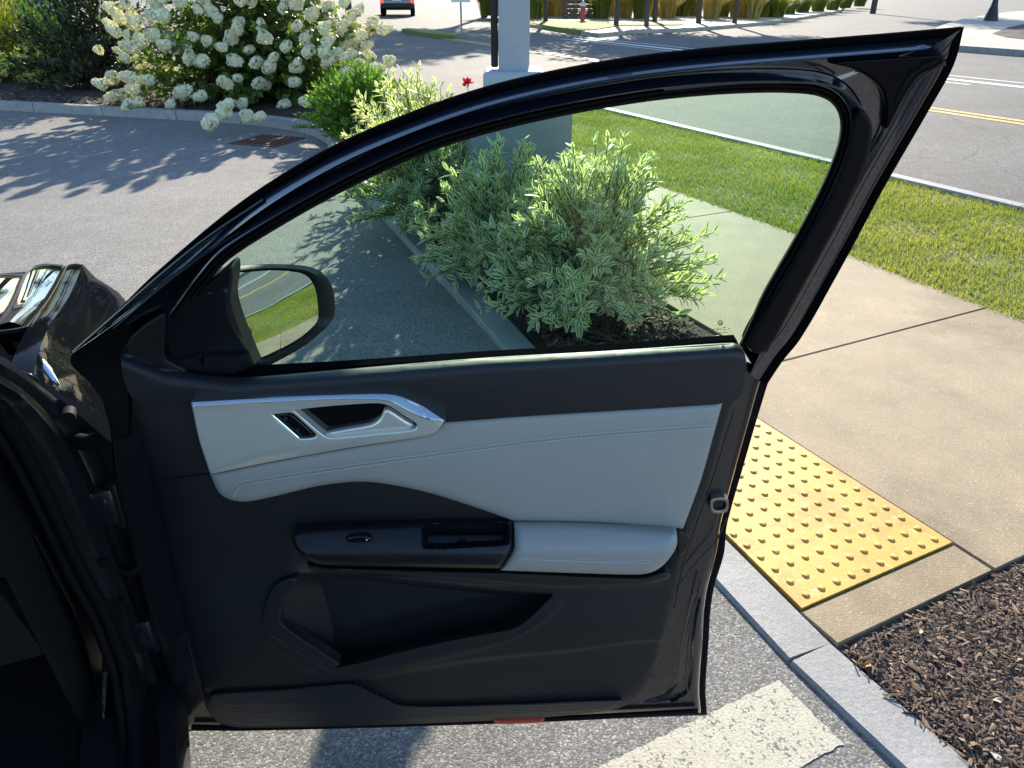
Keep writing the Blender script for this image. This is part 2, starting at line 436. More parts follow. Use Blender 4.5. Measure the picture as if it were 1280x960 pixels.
# ground sheet, reaching the horizon
g = 900
tag(mk('road', [(-g, -g, 0), (g, -g, 0), (g, g, 0), (-g, g, 0)], [(0, 1, 2, 3)], MT['asphalt']), kind='structure')
def sheet(name, poly, z, mat, kind='structure', **k):
    o = mk(name, [(p[0], p[1], z) for p in poly], [tuple(range(len(poly)))], mat); tag(o, kind=kind, **k)
    return fixnormals(o)
def strip(name, s0, s1, t0, t1, z, mat):
    return mk(name, [st(s0, t0, z), st(s1, t0, z), st(s1, t1, z), st(s0, t1, z)], [(0, 1, 2, 3)], mat)
MT['aisle'] = asphalt('aisle_asphalt', (.155, .148, .136), (.34, .322, .29), soft=.55, crack=.0)
# painted markings
for nm, a in (('yellow_line', (10.46, 10.58)), ('yellow_line', (10.70, 10.82))):
    tag(strip(nm, a[0], a[1], -60, 26, .004, MT['paint_yellow']), kind='structure')
tag(strip('white_line', 14.32, 14.55, -60, 24, .004, MT['paint_white']), kind='structure')
tag(strip('white_line', 15.0, 15.09, -60, 24, .004, MT['paint_white']), kind='structure')
tag(strip('white_line', 13.9, 13.99, 9.4, 24, .004, MT['paint_white']), kind='structure')
_o = cr([(-.4, .735, 1), (1.25, .735, 1), (1.25, .945, 1), (-.4, .945, 1)], .012); _o = _o + RNG.normal(0, .0016, _o.shape)
tag(mk('white_line', [st(p_[0], p_[1], .0055) for p_ in _o], [tuple(range(len(_o)))], MT['paint_cream']), kind='structure')
# a paler band where traffic wears the aisle

# sidewalk slabs
def slab(parent, s0, s1, t0, t1, mat=None, gap=.004, zf=walkz):
    s0 += gap; s1 -= gap; t0 += gap; t1 -= gap; n = max(2, int((t1 - t0) / .4) + 1); e = .004
    V = []; Fc = []
    tt = np.linspace(t0, t1, n)
    for i, t in enumerate(tt):
        z = float(zf(t)); te = t + (e if i == 0 else -e if i == n - 1 else 0)
        for s, zz, tq in ((s0, -.05, t), (s0, z - e, t), (s0 + e, z, te), (s1 - e, z, te), (s1, z - e, t), (s1, -.05, t)):
            V.append(st(s, tq, zz if i not in (0, n - 1) or zz < z - .001 else z))
    for i in range(n - 1):
        for k in range(5): Fc.append((i * 6 + k, i * 6 + k + 1, i * 6 + 7 + k, i * 6 + 6 + k))
    Fc.append(tuple(range(6))); Fc.append(tuple((n - 1) * 6 + k for k in range(6)))
    o = fixnormals(mk('slab', V, Fc, mat or MT['concrete'], parent)); return o
sw = tag(mk('sidewalk', [st(1.47, .97, .006), st(4.1, .97, .006), st(4.1, 9.6, .006), st(2.57, 9.6, .006), st(2.57, 2.7, .006), st(1.62, 2.7, .006)], [(0, 1, 2, 3, 4, 5)], MT['mulch']), kind='structure')
slab(sw, 1.462, 2.125, .95, 1.095)
slab(sw, 2.125, 4.12, .95, 2.34)
slab(sw, 1.60, 2.55, 2.34, 2.72)
slab(sw, 2.55, 4.12, 2.34, 4.42); slab(sw, 2.55, 4.12, 4.42, 6.5); slab(sw, 2.55, 4.12, 6.5, 8.6); slab(sw, 2.55, 4.12, 8.6, 9.7)
for k in range(7): slab(sw, 2.62, 4.12, .95 - 2.0 * (k + 1), .95 - 2.0 * k)

# tactile pad
pad = empty('tactile_pad', st(1.82, 1.7, .03), 'yellow tactile paving pad with raised domes in the sidewalk', 'tactile paving')
PS0, PS1, PT0, PT1 = 1.476, 2.12, 1.095, 2.335
ptop = .0275
bm = bmesh.new(); vs_ = [st(PS0, PT0), st(PS1, PT0), st(PS1, PT1), st(PS0 + .112, PT1)]
prism(vs_, .0, ptop, bm); bevelled('plate', bm, MT['yellow'], pad, .003, 2)
# dome: a low truncated cone
dv = []; df = []
for r, z in ((.0122, 0), (.0114, .0026), (.0094, .0044), (.0062, .005)):
    for k in range(10): dv.append((r * math.cos(k * .6283), r * math.sin(k * .6283), z))
for i in range(3):
    for k in range(10): df.append((i * 10 + k, i * 10 + (k + 1) % 10, (i + 1) * 10 + (k + 1) % 10, (i + 1) * 10 + k))
df.append(tuple(30 + k for k in range(10)))
d0 = None; cnt = 0
for i in range(10):
    for j in range(20):
        p = st(PS0 + .050 + i * .0617, PT0 + .034 + j * .0617, ptop - .0002)
        if i == 0 and j > 11 or i == 1 and j > 17: continue
        if d0 is None:
            d0 = mk('dome', [Vector(v) + p for v in dv], df, MT['yellow'], pad, True, loc=p)
        else: share('dome', d0, pad, p)
# seam lip of the plate frame
# curbs
def curb_piece(parent, path, name='curb_stone', w=.15, gap=.006, mat=None, depth=.25):
    """path: list of (Vector on the outer top edge, z); the stone lies to the right of travel"""
    n = len(path); V = []; Fc = []; e = .008
    for i, (p, z) in enumerate(path):
        a = path[max(i - 1, 0)][0]; b = path[min(i + 1, n - 1)][0]; d = (b - a); d.z = 0; d.normalize(); r = Vector((d.y, -d.x, 0))
        q = p + d * (gap if i == 0 else -gap if i == n - 1 else 0)
        jj = random.uniform(-.002, .002)
        for o, zz in ((0, z - depth), (0 + jj, z - e), (e, z), (w - e, z), (w, z - e), (w, z - depth)):
            v = q + r * o; V.append((v.x, v.y, zz))
    for i in range(n - 1):
        for k in range(5): Fc.append((i * 6 + k, i * 6 + k + 1, i * 6 + 7 + k, i * 6 + 6 + k))
    Fc.append(tuple(range(6))); Fc.append(tuple((n - 1) * 6 + k for k in range(6)))
    o = fixnormals(mk(name, V, Fc, mat or MT['granite'], parent)); return o
kerb = tag(mk('curb', [st(1.33, -6, -.02), st(1.44, -6, -.02), st(1.44, 1.5, -.02), st(1.33, 1.5, -.02)], [(0, 1, 2, 3)], MT['granite']), kind='structure')
joints = [-7.4, -5.6, -4.0, -2.3, -.75, .975, 2.52, 4.15, 5.8, 7.3]
for a, b in zip(joints[:-1], joints[1:]):
    tt = np.linspace(a, b, 6); curb_piece(kerb, [(st(curbs(t), t), float(curbz(t))) for t in tt])
# curved part round the planting bed
ctl = [st(curbs(7.3), 7.3).to_2d()[:], st(1.97, 8.1).to_2d()[:], (-2.0, 8.75), (-2.5, 9.6), (-3.3, 10.22), (-4.3, 10.6), (-7.37, 11.55), (-11, 12.6), (-16, 14)]
cv = cr(ctl, .22, closed=False); i = 0; k = 0
while i < len(cv) - 1:
    L = 5 if k % 2 else 6; seg = cv[i:i + L + 1]
    curb_piece(kerb, [(Vector((p[0], p[1], 0)), .121) for p in seg]); i += L; k += 1
sheet('parking_aisle', [st(curbs(t) + .05, t)[:2] for t in (-14, .97, 4., 7.3)] + [tuple(p) for p in cv[2::2]] + [(-34, 17), (-30, -14)], .0035, MT['aisle'])
# lawn curb along the main road
rk = tag(strip('road_curb', 6.0, 6.12, -30, 9.4, -.02, MT['granite']), kind='structure')
for k in range(20):
    a = 9.4 - k * 2.0; curb_piece(rk, [(st(5.99, a - 2.0), .117), (st(5.99, a - 1.0), .119), (st(5.99, a), .117)], w=.13)

# planting bed (mulch), raised a little, uneven
def bumpy(name, poly, z, amp, mat, spacing=.12, edge=0., parent=None, **k):
    P = np.array([p[:2] for p in poly], float)
    # densify the outline
    den = []
    for a, b in zip(P, np.roll(P, -1, axis=0)):
        m = max(1, int(np.linalg.norm(b - a) / (spacing * 1.5)))
        for q in range(m): den.append(a + (b - a) * q / m)
    den = np.array(den); x0, y0 = den.min(0); x1, y1 = den.max(0)
    gx, gy = np.meshgrid(np.arange(x0, x1, spacing), np.arange(y0, y1, spacing)); g_ = np.stack([gx.ravel(), gy.ravel()], 1) + RNG.uniform(-.3, .3, (gx.size, 2)) * spacing
    g_ = g_[inside(g_, den)]; g_ = g_[segdist(g_, den) > spacing * .5]
    A = np.concatenate([den, g_]); n = len(den)
    r = delaunay_2d_cdt([Vector(p) for p in A], [(i, (i + 1) % n) for i in range(n)], [], 0, 1e-4)
    V = np.array([tuple(v) for v in r[0]]); T = np.array([f for f in r[2] if len(f) == 3]); T = T[inside(V[T].mean(1), den)]
    d = segdist(V, den); zz = (z(V[:, 0], V[:, 1]) if callable(z) else z) + amp * (1 - np.exp(-d / .3)) * (.6 + .4 * np.sin(V[:, 0] * 9 + np.sin(V[:, 1] * 7)) * np.sin(V[:, 1] * 8)) + RNG.uniform(-1, 1, len(V)) * amp * .12 * (d > .01)
    o = mk(name, np.column_stack([V, zz]), T, mat, parent, True); fixnormals(o)
    for f in o.data.polygons:
        if f.normal.z < 0: o.data.flip_normals()
        break
    return o
inner = []
for i, p in enumerate(cv):
    a = cv[max(i - 1, 0)]; b = cv[min(i + 1, len(cv) - 1)]; d = (b - a) / np.linalg.norm(b - a); inner.append(p + np.array([d[1], -d[0]]) * .145)
bedpoly = [st(2.55, 2.72).to_2d()[:]] + [st(curbs(t) + .145, t).to_2d()[:] for t in (2.72, 4.0, 5.5, 7.0)] + [tuple(p) for p in inner[::2]] + [(-15.5, 17.2), (-9.5, 16.2), (-5.2, 15.2), (-2.6, 13.4), (-1.3, 11.6), st(2.55, 9.6).to_2d()[:]]
bedpoly = bedpoly[::-1]
bed = tag(bumpy('planting_bed', bedpoly, lambda x, y: .012 + .025 * sstep(2.72, 3.9, x * DV.x + y * DV.y) + .055 * sstep(5.5, 8., x * DV.x + y * DV.y), .05, MT['mulch'], .2), kind='structure')
bk = tag(mk('bed_curb', [(-15.5, 17.2, -.02), (-9.5, 16.2, -.02), (-9.5, 16.3, -.02), (-15.5, 17.3, -.02)], [(0, 1, 2, 3)], MT['granite']), kind='structure')
bc = cr([(-1.3 + .9, 11.0), (-1.3, 11.7), (-2.6, 13.5), (-5.2, 15.3), (-9.5, 16.3), (-15.5, 17.3)][::-1], .5, closed=False)
for i in range(0, len(bc) - 3, 3): curb_piece(bk, [(Vector((p[0], p[1], 0)), .12) for p in bc[i:i + 4]])
nearbed = tag(bumpy('mulch_bed', [st(1.46, .94).to_2d()[:], st(1.46, -4).to_2d()[:], st(2.63, -4).to_2d()[:], st(2.63, .94).to_2d()[:]], .0, .022, MT['mulch'], .05), kind='structure')
def chips(name, n, sfun, zf, seed, sz=1., poly=None, wf=1.):
    r = np.random.default_rng(seed); s, t = sfun(r, n)
    if poly is not None:
        q = sta(s, t, 0.)[:, :2]; pp = np.array([p_[:2] for p_ in poly], float); k_ = inside(q, pp); k_ &= segdist(q, pp) > .06; s, t = s[k_], t[k_]; n = len(s)
    L = r.gamma(2.2, .0085, n) * sz + .005; W = L * r.uniform(.08, .3, n) * wf + .0006; T_ = W * r.uniform(.25, .7, n)
    yaw = r.uniform(0, 6.28, n); pit = r.normal(0, .35, n); rol = r.uniform(-.6, .6, n)
    c = sta(s, t, zf(s, t) + r.uniform(0, .012, n))
    ax = np.stack([np.cos(yaw) * np.cos(pit), np.sin(yaw) * np.cos(pit), np.sin(pit)], 1); sx = np.stack([-np.sin(yaw), np.cos(yaw), rol * .6], 1); sx /= np.linalg.norm(sx, axis=1)[:, None]
    up = np.cross(ax, sx)
    V = []
    for a, b, h in ((-1, -.7, 0), (-.8, 1, 0), (1, .5, 0), (.75, -1, 0), (-.6, 0, 1), (.6, .1, 1)):
        V.append(c + ax * (L * a)[:, None] + sx * (W * b)[:, None] + up * (T_ * h * 1.6)[:, None])
    V = np.stack(V, 1).reshape(-1, 3); b = (np.arange(n) * 6)[:, None]
    T = np.concatenate([b + np.array([[0, 4, 1]]), b + np.array([[1, 4, 5]]), b + np.array([[1, 5, 2]]), b + np.array([[2, 5, 3]]), b + np.array([[3, 5, 4]]), b + np.array([[3, 4, 0]])])
    return mk(name, V, T, MT['chip'], None, attrs={'rnd': np.repeat(r.random(n), 6)})
tag(chips('mulch_chips', 150000, lambda r, n: (r.uniform(1.47, 2.62, n), .93 - r.gamma(1.3, .5, n)), lambda s, t: .010 + 0 * s, 3, .29), 'brown shredded bark mulch heaped beside the granite curb', 'mulch', kind='stuff')
tag(chips('mulch_shreds', 7000, lambda r, n: (r.uniform(1.445, 2.62, n), .945 - r.gamma(1.3, .5, n)), lambda s, t: .016 + 0 * s, 8, .5, None, .55), 'thin loose bark shreds strewn over the mulch by the curb', 'mulch', kind='stuff')
tag(chips('bed_chips', 7000, lambda r, n: (r.uniform(1.48, 2.5, n), r.uniform(2.76, 4.4, n)), lambda s, t: .03 + .03 * sstep(2.72, 3.9, t), 4, .7, bedpoly), 'dark bark mulch under the variegated shrubs', 'mulch', kind='stuff')
tag(chips('far_bed_chips', 9000, lambda r, n: (r.uniform(-5.6, 1.2, n), 0 * n + r.uniform(11.0, 14.5, n)), lambda s, t: .105 + 0 * s, 5, 1.2, bedpoly), 'dark bark mulch under the hydrangea', 'mulch', kind='stuff')
# debris
for k, (x, y, c) in enumerate([(1248, 875, (.55, .45, .3)), (1150, 788, (.4, .32, .18)), (1202, 826, (.35, .12, .12)), (1085, 830, (.55, .25, .06)), (1245, 945, (.5, .45, .38))]):
    p = gpt(x, y, .03); m = simple('dry_leaf_%d' % k, c, .7)
    V = []; yaw = k * 1.3
    for a in np.linspace(0, 2 * math.pi, 9)[:-1]:
        r = (.013, .008); q = Vector((r[0] * math.cos(a), r[1] * math.sin(a), .004 * math.sin(a * 2) + .003 * k % 3 * .001)); V.append(p + Matrix.Rotation(yaw, 3, 'Z') @ q)
    n = len(V); V += [v + Vector((0, 0, -.0015)) for v in V]
    o = mk('dry_leaf', V, [tuple(range(n)), tuple(range(2 * n - 1, n - 1, -1))] + [(i, (i + 1) % n, n + (i + 1) % n, n + i) for i in range(n)], m, None, loc=p)
    tag(o, ['small tan dry leaf lying on the mulch near the right edge', 'pale brown leaf scrap on mulch against the sidewalk edge', 'small dull pink petal lying on the mulch', 'small orange dry leaf on mulch beside the curb joint', 'pale wood scrap on mulch at the bottom right corner'][k], 'leaf')

# lawn
_t = np.concatenate([[-30], np.arange(-6, 9.41, .35), [9.4]])
_v = np.concatenate([sta(4.125, _t, walkz(_t) - .012), sta(5.99, _t, .085)]); _m = len(_t)
lawn = tag(mk('lawn', _v, np.array([(i, _m + i, _m + i + 1, i + 1) for i in range(_m - 1)]), MT['soil']), kind='structure')
def blades(name, n, s, t, z, hgt, wid, mat, seed, lean=.5):
    r = np.random.default_rng(seed); c = sta(s, t, z); yaw = r.uniform(0, 6.28, n); h = hgt * r.uniform(.55, 1.35, n); wv = wid * r.uniform(.7, 1.3, n)
    dx = np.stack([np.cos(yaw), np.sin(yaw), 0 * yaw], 1); ly = r.uniform(0, 6.28, n); la = np.abs(r.normal(0, lean, n)); l = np.stack([np.cos(ly) * np.sin(la), np.sin(ly) * np.sin(la), np.cos(la)], 1)
    a = c - dx * wv[:, None]; b = c + dx * wv[:, None]; m = c + l * (h * .6)[:, None]; m1 = m - dx * (wv * .8)[:, None]; m2 = m + dx * (wv * .8)[:, None]; tip = c + (l + np.array([0, 0, -.25]) * la[:, None]) * h[:, None]
    V = np.stack([a, b, m2, m1, tip], 1).reshape(-1, 3); q = (np.arange(n) * 5)[:, None]
    T = np.concatenate([q + np.array([[0, 1, 2]]), q + np.array([[0, 2, 3]]), q + np.array([[3, 2, 4]])])
    pn = .5 + .5 * np.sin(s * 5.1 + np.sin(t * 3.7)) * np.sin(t * 2.9 + np.sin(s * 4.3))
    return mk(name, V, T, mat, None, attrs={'rnd': np.repeat(np.clip(.5 * r.random(n) + .3 * pn + .3 * (.5 + .5 * np.sin(s * 1.7 + 1) * np.sin(t * .9 + np.sin(s * 2.)))-.08, 0, 1), 5)})
r = np.random.default_rng(11); n = 230000
tt = 9.4 - 15 * r.random(n) ** 1.0
ss = r.uniform(4.085, 6.03, n); _k = r.random(n) < .45 + .75 * (.5 + .5 * np.sin(ss * 6.3 + 2 * np.sin(tt * 2.1)) * np.sin(tt * 4.7 + np.sin(ss * 3.))); ss, tt = ss[_k], tt[_k]; n = len(ss); zl = walkz(tt) - .014; zl = zl + (.085 - zl) * np.clip((ss - 4.12) / 1.87, 0, 1)
tag(blades('lawn_grass', n, ss, tt, zl, .034, .0022, MT['grass'], 12), 'short sunlit lawn between the sidewalk and the main road', 'grass', kind='stuff')

# ------------------------------------------------------------------ the car (front right door open)
TH = math.radians(23); CD = Vector((-math.sin(TH), math.cos(TH), 0)); CR_ = Vector((math.cos(TH), math.sin(TH), 0)); CO = Vector((-.665, 1.075, 0))
def cc(a, b, z): return CO + CD * a + CR_ * b + Vector((0, 0, z))
car = empty('parked_car', cc(-.6, -.9, 0), 'glossy black car with its front passenger door wide open', 'car')
door = relief('door', [(136, 474), (140, 540), (153, 640), (186, 765), (216, 860), (234, 912, 1), (560, 903), (876, 891, 1), (874, 860), (878, 800), (880, 765), (884, 735), (896, 690), (901, 655), (921, 580), (938, 520), (950, 478), (955, 468), (935, 452, 1), (560, 480), (220, 494, 1)],
              -.045, .05, MT['jamb'], car, rnd=9, rdepth=.012, bulge=.004, spacing=12,
              feats=[([(800, 878), (832, 876), (858, 868), (866, 840), (868, 800), (872, 770), (876, 745), (868, 742), (860, 770), (852, 810), (846, 850), (830, 866)], [2, 4], lambda d, V: -.006 * sstep(0, 4, d))])
tag(door, 'open front passenger door seen from the inside')
# outer skin behind
relief('outer_skin', [(134, 486), (138, 540), (149, 640), (182, 765), (213, 860), (232, 914, 1), (560, 906), (884, 894, 1), (882, 860), (886, 800), (888, 765), (893, 733), (905, 692), (909, 655), (930, 580), (948, 518), (962, 472), (962, 470), (935, 468, 1), (560, 496), (220, 508, 1)],
       -.098, .03, MT['black_paint'], door, rnd=4, rdepth=.004, spacing=30)
# --- window frame: cross-section swept between the outer and the inner outline
FO = [(82, 446), (140, 394), (200, 336), (300, 253), (400, 191), (500, 146), (600, 111), (700, 87), (800, 70), (900, 59), (1000, 51), (1100, 43), (1170, 37), (1205, 34, 1), (1192, 82), (1160, 140), (1105, 235), (1058, 323), (1003, 420), (978, 452), (958, 482)]
FI = [(222, 404), (256, 358), (290, 322), (370, 272), (450, 229), (540, 189), (630, 162), (720, 142), (810, 127), (890, 119), (960, 116), (1010, 118), (1032, 124), (1045, 136), (1050, 154), (1046, 182), (1028, 228), (995, 292), (955, 362), (937, 402), (924, 430)]
def matched(A, B, per=7):
    ca, cb = [], []
    n = len(A)
    P = [np.array(p[:2], float) for p in A]; Q = [np.array(p[:2], float) for p in B]; sh = [len(p) > 2 for p in A]
    def herm(P, i, u, sharp):
        p1, p2 = P[i], P[i + 1]; p0 = P[i - 1] if i > 0 and not (sharp and sh[i]) else 2 * p1 - p2; p3 = P[i + 2] if i + 2 < len(P) and not (sharp and sh[i + 1]) else 2 * p2 - p1
        L = np.linalg.norm(p2 - p1); t1 = (p2 - p0) * .5; t2 = (p3 - p1) * .5
        for t in (t1, t2):
            l = np.linalg.norm(t)
            if l > L * 1.2: t *= L * 1.2 / l
        return (2*u**3 - 3*u**2 + 1) * p1 + (u**3 - 2*u**2 + u) * t1 + (-2*u**3 + 3*u**2) * p2 + (u**3 - u**2) * t2
    for i in range(n - 1):
        for k in range(per):
            ca.append(herm(P, i, k / per, True)); cb.append(herm(Q, i, k / per, False))
    ca.append(P[-1]); cb.append(Q[-1])
    return np.array(ca), np.array(cb)
MA, MB_ = matched(FO, FI)
def normals(Q, toward):
    t = np.roll(Q, -1, 0) - np.roll(Q, 1, 0); t[0] = Q[1] - Q[0]; t[-1] = Q[-1] - Q[-2]; t /= np.linalg.norm(t, axis=1)[:, None] + 1e-9
    n_ = np.stack([-t[:, 1], t[:, 0]], 1); return n_ * np.sign((n_ * (toward - Q)).sum(1))[:, None]
KC = 13 * 7                                     # index of the sharp rear top corner
_a = np.concatenate([normals(MA[:KC + 1], MB_[:KC + 1]), normals(MA[KC:], MB_[KC:])[1:]])
_sl = np.concatenate([[0], np.cumsum(np.linalg.norm(np.diff(MA, axis=0), axis=1))]); SC = np.abs(_sl - _sl[KC])
NBI = normals(MB_, MA); WID = np.abs(((MB_ - MA) * _a).sum(1)); 
TOPM = sstep(KC - 3, KC - 9, np.arange(len(MA)))       # relief of the upper rail dies out before the corner
TAPF = .06 + .94 * np.clip(np.arange(len(MA)) / 16., 0, 1)
for _ in range(3):
    for c_ in (0, 1): NBI[6:-6, c_] = np.convolve(NBI[:, c_], np.ones(13) / 13, 'valid')
    NBI /= np.linalg.norm(NBI, axis=1)[:, None]
def frow(kind, d):
    if kind == 'o': return MA + _a * np.minimum(np.minimum(d * TAPF, SC * .5), WID * .48)[:, None]
    return MB_ + NBI * np.minimum(d, WID * .5)[:, None]
def loft(name, prof, mat, deg=60, flip=False):
    """prof rows: (family, pixels from that outline, w [, w after the corner, setback])"""
    rows = []
    for kd, d, w_, *o_ in prof:
        w2 = o_[0] if o_ else w_; ww = w2 + (w_ - w2) * TOPM
        rows.append(D(frow(kd, d), ww) + (np.array([0, o_[1], 0]) if len(o_) > 1 else 0))
    m, n = len(prof), len(MA); V = np.concatenate(rows)
    Fc = [(i * n + k, i * n + k + 1, (i + 1) * n + k + 1, (i + 1) * n + k) for i in range(m - 1) for k in range(n - 1)]
    o = autosmooth(mk(name, V, Fc, mat, door), deg)
    if (sum(1 if p.normal.y < 0 else -1 for p in o.data.polygons) < 0) != flip: o.data.flip_normals()
    return o
MT['matte_black'] = simple('matte_black_seal', (.004, .004, .005), 1., spec=0.)
loft('frame_lip', [('o', 0, -.04, -.04, .010), ('o', 0, -.04), ('o', 1.2, -.034), ('o', 6, -.0335), ('o', 9.5, -.0345), ('o', 10.5, -.041)], MT['matte_black'])
loft('window_frame', [('o', 10, -.040, -.036), ('o', 11, -.033, -.034), ('o', 12, -.0315, -.033), ('o', 17, -.024, -.033), ('o', 22, -.0155, -.033), ('o', 23.5, -.0145, -.033), ('o', 24.5, -.018, -.033), ('o', 25, -.036, -.034), ('i', 31, -.036, -.034)], MT['frame_paint'], 32)
IC = cr(FI, 7, closed=False); IA = np.stack([np.interp(np.linspace(0, 1, len(IC)), np.linspace(0, 1, len(MA)), MA[:, k_]) for k_ in (0, 1)], 1); IN = normals(IC, IA)
for _ in range(3):
    for c_ in (0, 1): IN[3:-3, c_] = np.convolve(IN[:, c_], np.ones(7) / 7, 'valid')
    IN /= np.linalg.norm(IN, axis=1)[:, None]
def iloft(name, prof, mat, deg=32):
    V = np.concatenate([D(IC + IN * d, w_) for d, w_ in prof]); m, n = len(prof), len(IC)
    o = autosmooth(mk(name, V, [(i * n + k, i * n + k + 1, (i + 1) * n + k + 1, (i + 1) * n + k) for i in range(m - 1) for k in range(n - 1)], mat, door), deg)
    if sum(1 if p.normal.y < 0 else -1 for p in o.data.polygons) < 0: o.data.flip_normals()
    return o
iloft('frame_rail', [(31, -.040), (29.5, -.034), (28.5, -.0315), (25, -.026), (21, -.0185), (16.5, -.0095), (15, -.0075), (13.6, -.008), (12.6, -.012), (12, -.03), (12, -.06)], MT['frame_paint'])
iloft('window_seal', [(11.8, -.03), (11.5, -.018), (10, -.0135), (7, -.016), (6, -.024), (5.2, -.024), (4.5, -.016), (2, -.016), (.8, -.024), (0, -.038), (0, -.06)], MT['rubber'], 60)
relief('pillar_applique', [(1066, 152), (1058, 192), (1038, 242), (1004, 304), (964, 376), (934, 430), (950, 442), (968, 424), (992, 380), (1030, 312), (1060, 256), (1082, 206), (1090, 172), (1088, 150), (1076, 136)], -.002, .03, MT['applique'], door, rnd=6, rdepth=.006, spacing=12)
loft('frame_skin', [('o', 3, -.046, -.046), ('o', 3, -.062), ('i', 0, -.062)], MT['black_paint'], flip=True)
# glossy gusset in the top rear corner and its beads
relief('corner_gusset', [(1040, 79), (1064, 76), (1120, 72), (1178, 69), (1183, 75), (1170, 84), (1153, 92), (1141, 105), (1128, 126), (1112, 157), (1107, 161), (1108, 137), (1104, 114), (1089, 97), (1068, 86)], -.020, .02, MT['black_paint'], door, rnd=4, rdepth=.003, spacing=10)
ptube('seam_bead', [(1182, 80), (1160, 91), (1143, 107), (1128, 133), (1112, 163), (1080, 218), (1040, 290), (990, 378), (958, 440)], -.027, .0016, MT['bead'], door)
ptube('seam_bead', [(1086, 96), (1100, 110), (1108, 135), (1104, 165), (1080, 212), (1040, 280), (990, 365), (962, 420)], -.027, .0014, MT['bead'], door)
ptube('seam_bead', [(830, 112), (920, 104), (1000, 103), (1040, 108), (1068, 124), (1080, 150), (1070, 190)], -.0085, .0014, MT['bead'], door)
relief('sash_cap', [(1040, 350), (1000, 424), (985, 424), (962, 450), (955, 470), (962, 440), (985, 400)], -.05, .02, MT['rubber'], door, rnd=2, rdepth=.003, spacing=14)
# --- window pane, its seals and etched mark
WIN = [(235, 475), (262, 372), (295, 316), (372, 268), (452, 226), (542, 186), (632, 159), (722, 139), (812, 124), (892, 116), (962, 113), (1014, 116), (1042, 128), (1053, 152), (1049, 182), (1030, 228), (997, 292), (957, 362), (925, 432, 1), (560, 462)]
relief('window_pane', WIN, -.052, .004, MT['glass'], door, rnd=1.5, rdepth=.0005, spacing=40)
MT['matte_black'] = simple('matte_black_seal', (.004, .004, .005), 1., spec=0.) if 'matte_black' not in MT else MT['matte_black']
relief('belt_seal', [(283, 466), (420, 458), (600, 446), (800, 434), (921, 425), (923, 430), (800, 440), (600, 452), (420, 465), (284, 474)], -.030, .02, MT['matte_black'], door, rnd=2, rdepth=.003, spacing=20)
def stitches(px, w_, mat):
    q = cr(px, 2.6, closed=False); p = D(q, w_); V = []; Fc = []
    for i in range(0, len(p) - 1, 2):
        a_, b_ = p[i], p[i] + (p[i + 1] - p[i]) * .95; u = np.array([0, 0, .0008]); f_ = np.array([0, -.0008, 0]); b0 = len(V)
        for e_ in (a_, b_): V += [e_ - u, e_ + f_, e_ + u]
        Fc += [(b0, b0 + 1, b0 + 4, b0 + 3), (b0 + 1, b0 + 2, b0 + 5, b0 + 4)]
    return mk('stitching', V, Fc, mat, door, True)
def ring(name, c, ro, ri, w_, mat, n=20):
    o = [(c[0] + ro * math.cos(t), c[1] + ro * math.sin(t)) for t in np.linspace(0, 2 * math.pi, n + 1)[:-1]]; i = [(c[0] + ri * math.cos(t), c[1] + ri * math.sin(t)) for t in np.linspace(0, 2 * math.pi, n + 1)[:-1]]
    return relief(name, o, w_, .0006, mat, door, rnd=.3, rdepth=.0001, holes=[i], spacing=6, step=2)
ring('glass_mark', (900.5, 403.5), 3.3, 2.6, -.0505, MT['etch'])
def bar(x0, y0, x1, y1, t, w_=-.0505, name='glass_mark', mat=None):
    d = np.array([x1 - x0, y1 - y0]); d /= np.linalg.norm(d); n_ = np.array([-d[1], d[0]]) * t / 2
    q = [(x0 + n_[0], y0 + n_[1], 1), (x1 + n_[0], y1 + n_[1], 1), (x1 - n_[0], y1 - n_[1], 1), (x0 - n_[0], y0 - n_[1], 1)]
    return relief(name, q, w_, .0006, mat or MT['etch'], door, rnd=.2, rdepth=.0001, spacing=30, step=6)
for a in [(898.6, 401.8, 900.5, 404), (902.4, 401.8, 900.5, 404), (898.4, 403.5, 899.6, 405.8), (902.6, 403.5, 901.4, 405.8), (899.6, 405.8, 900.5, 404.4), (901.4, 405.8, 900.5, 404.4)]: bar(*a, .55)
for a in [(886, 410.8, 889, 410.6, 1.1), (886, 413.4, 889, 413.2, 1.1), (891, 411.6, 895, 411.4, .7), (897, 409.5, 897.2, 413.5, .8), (899, 411.5, 902, 411.2, .8), (904, 409.5, 907, 409.3, .7), (904, 412.5, 908, 412.3, .7), (910, 411, 912.5, 410.8, .7), (893, 416.4, 910, 415.4, .5)]: bar(*a)
# --- mirror sail and inner corner trim
relief('mirror_sail', [(150, 442), (168, 420), (192, 398), (228, 372), (262, 352), (288, 330), (292, 345), (289, 372), (296, 400), (308, 430), (320, 458, 1), (284, 470), (220, 478), (165, 480)], -.022, .03, MT['plastic_dark'], door, rnd=5, rdepth=.006, spacing=14,
       feats=[([(208, 388), (262, 362), (284, 362), (286, 385), (296, 412), (308, 440), (250, 444), (212, 446)], [2, 4, 7], lambda d, V: .006 * sstep(-1, 5, d))])
relief('sail_trim', [(160, 428), (178, 408), (196, 396), (207, 392), (206, 440), (210, 450), (232, 462), (232, 478), (168, 482)], -.012, .02, MT['plastic'], door, rnd=4, rdepth=.005, spacing=14)
relief('door_front_corner', [(88, 447), (140, 402), (168, 410), (168, 440), (162, 480), (160, 545), (142, 545), (130, 505), (112, 478)], -.034, .006, MT['applique'], door, rnd=4, rdepth=.004, spacing=14)
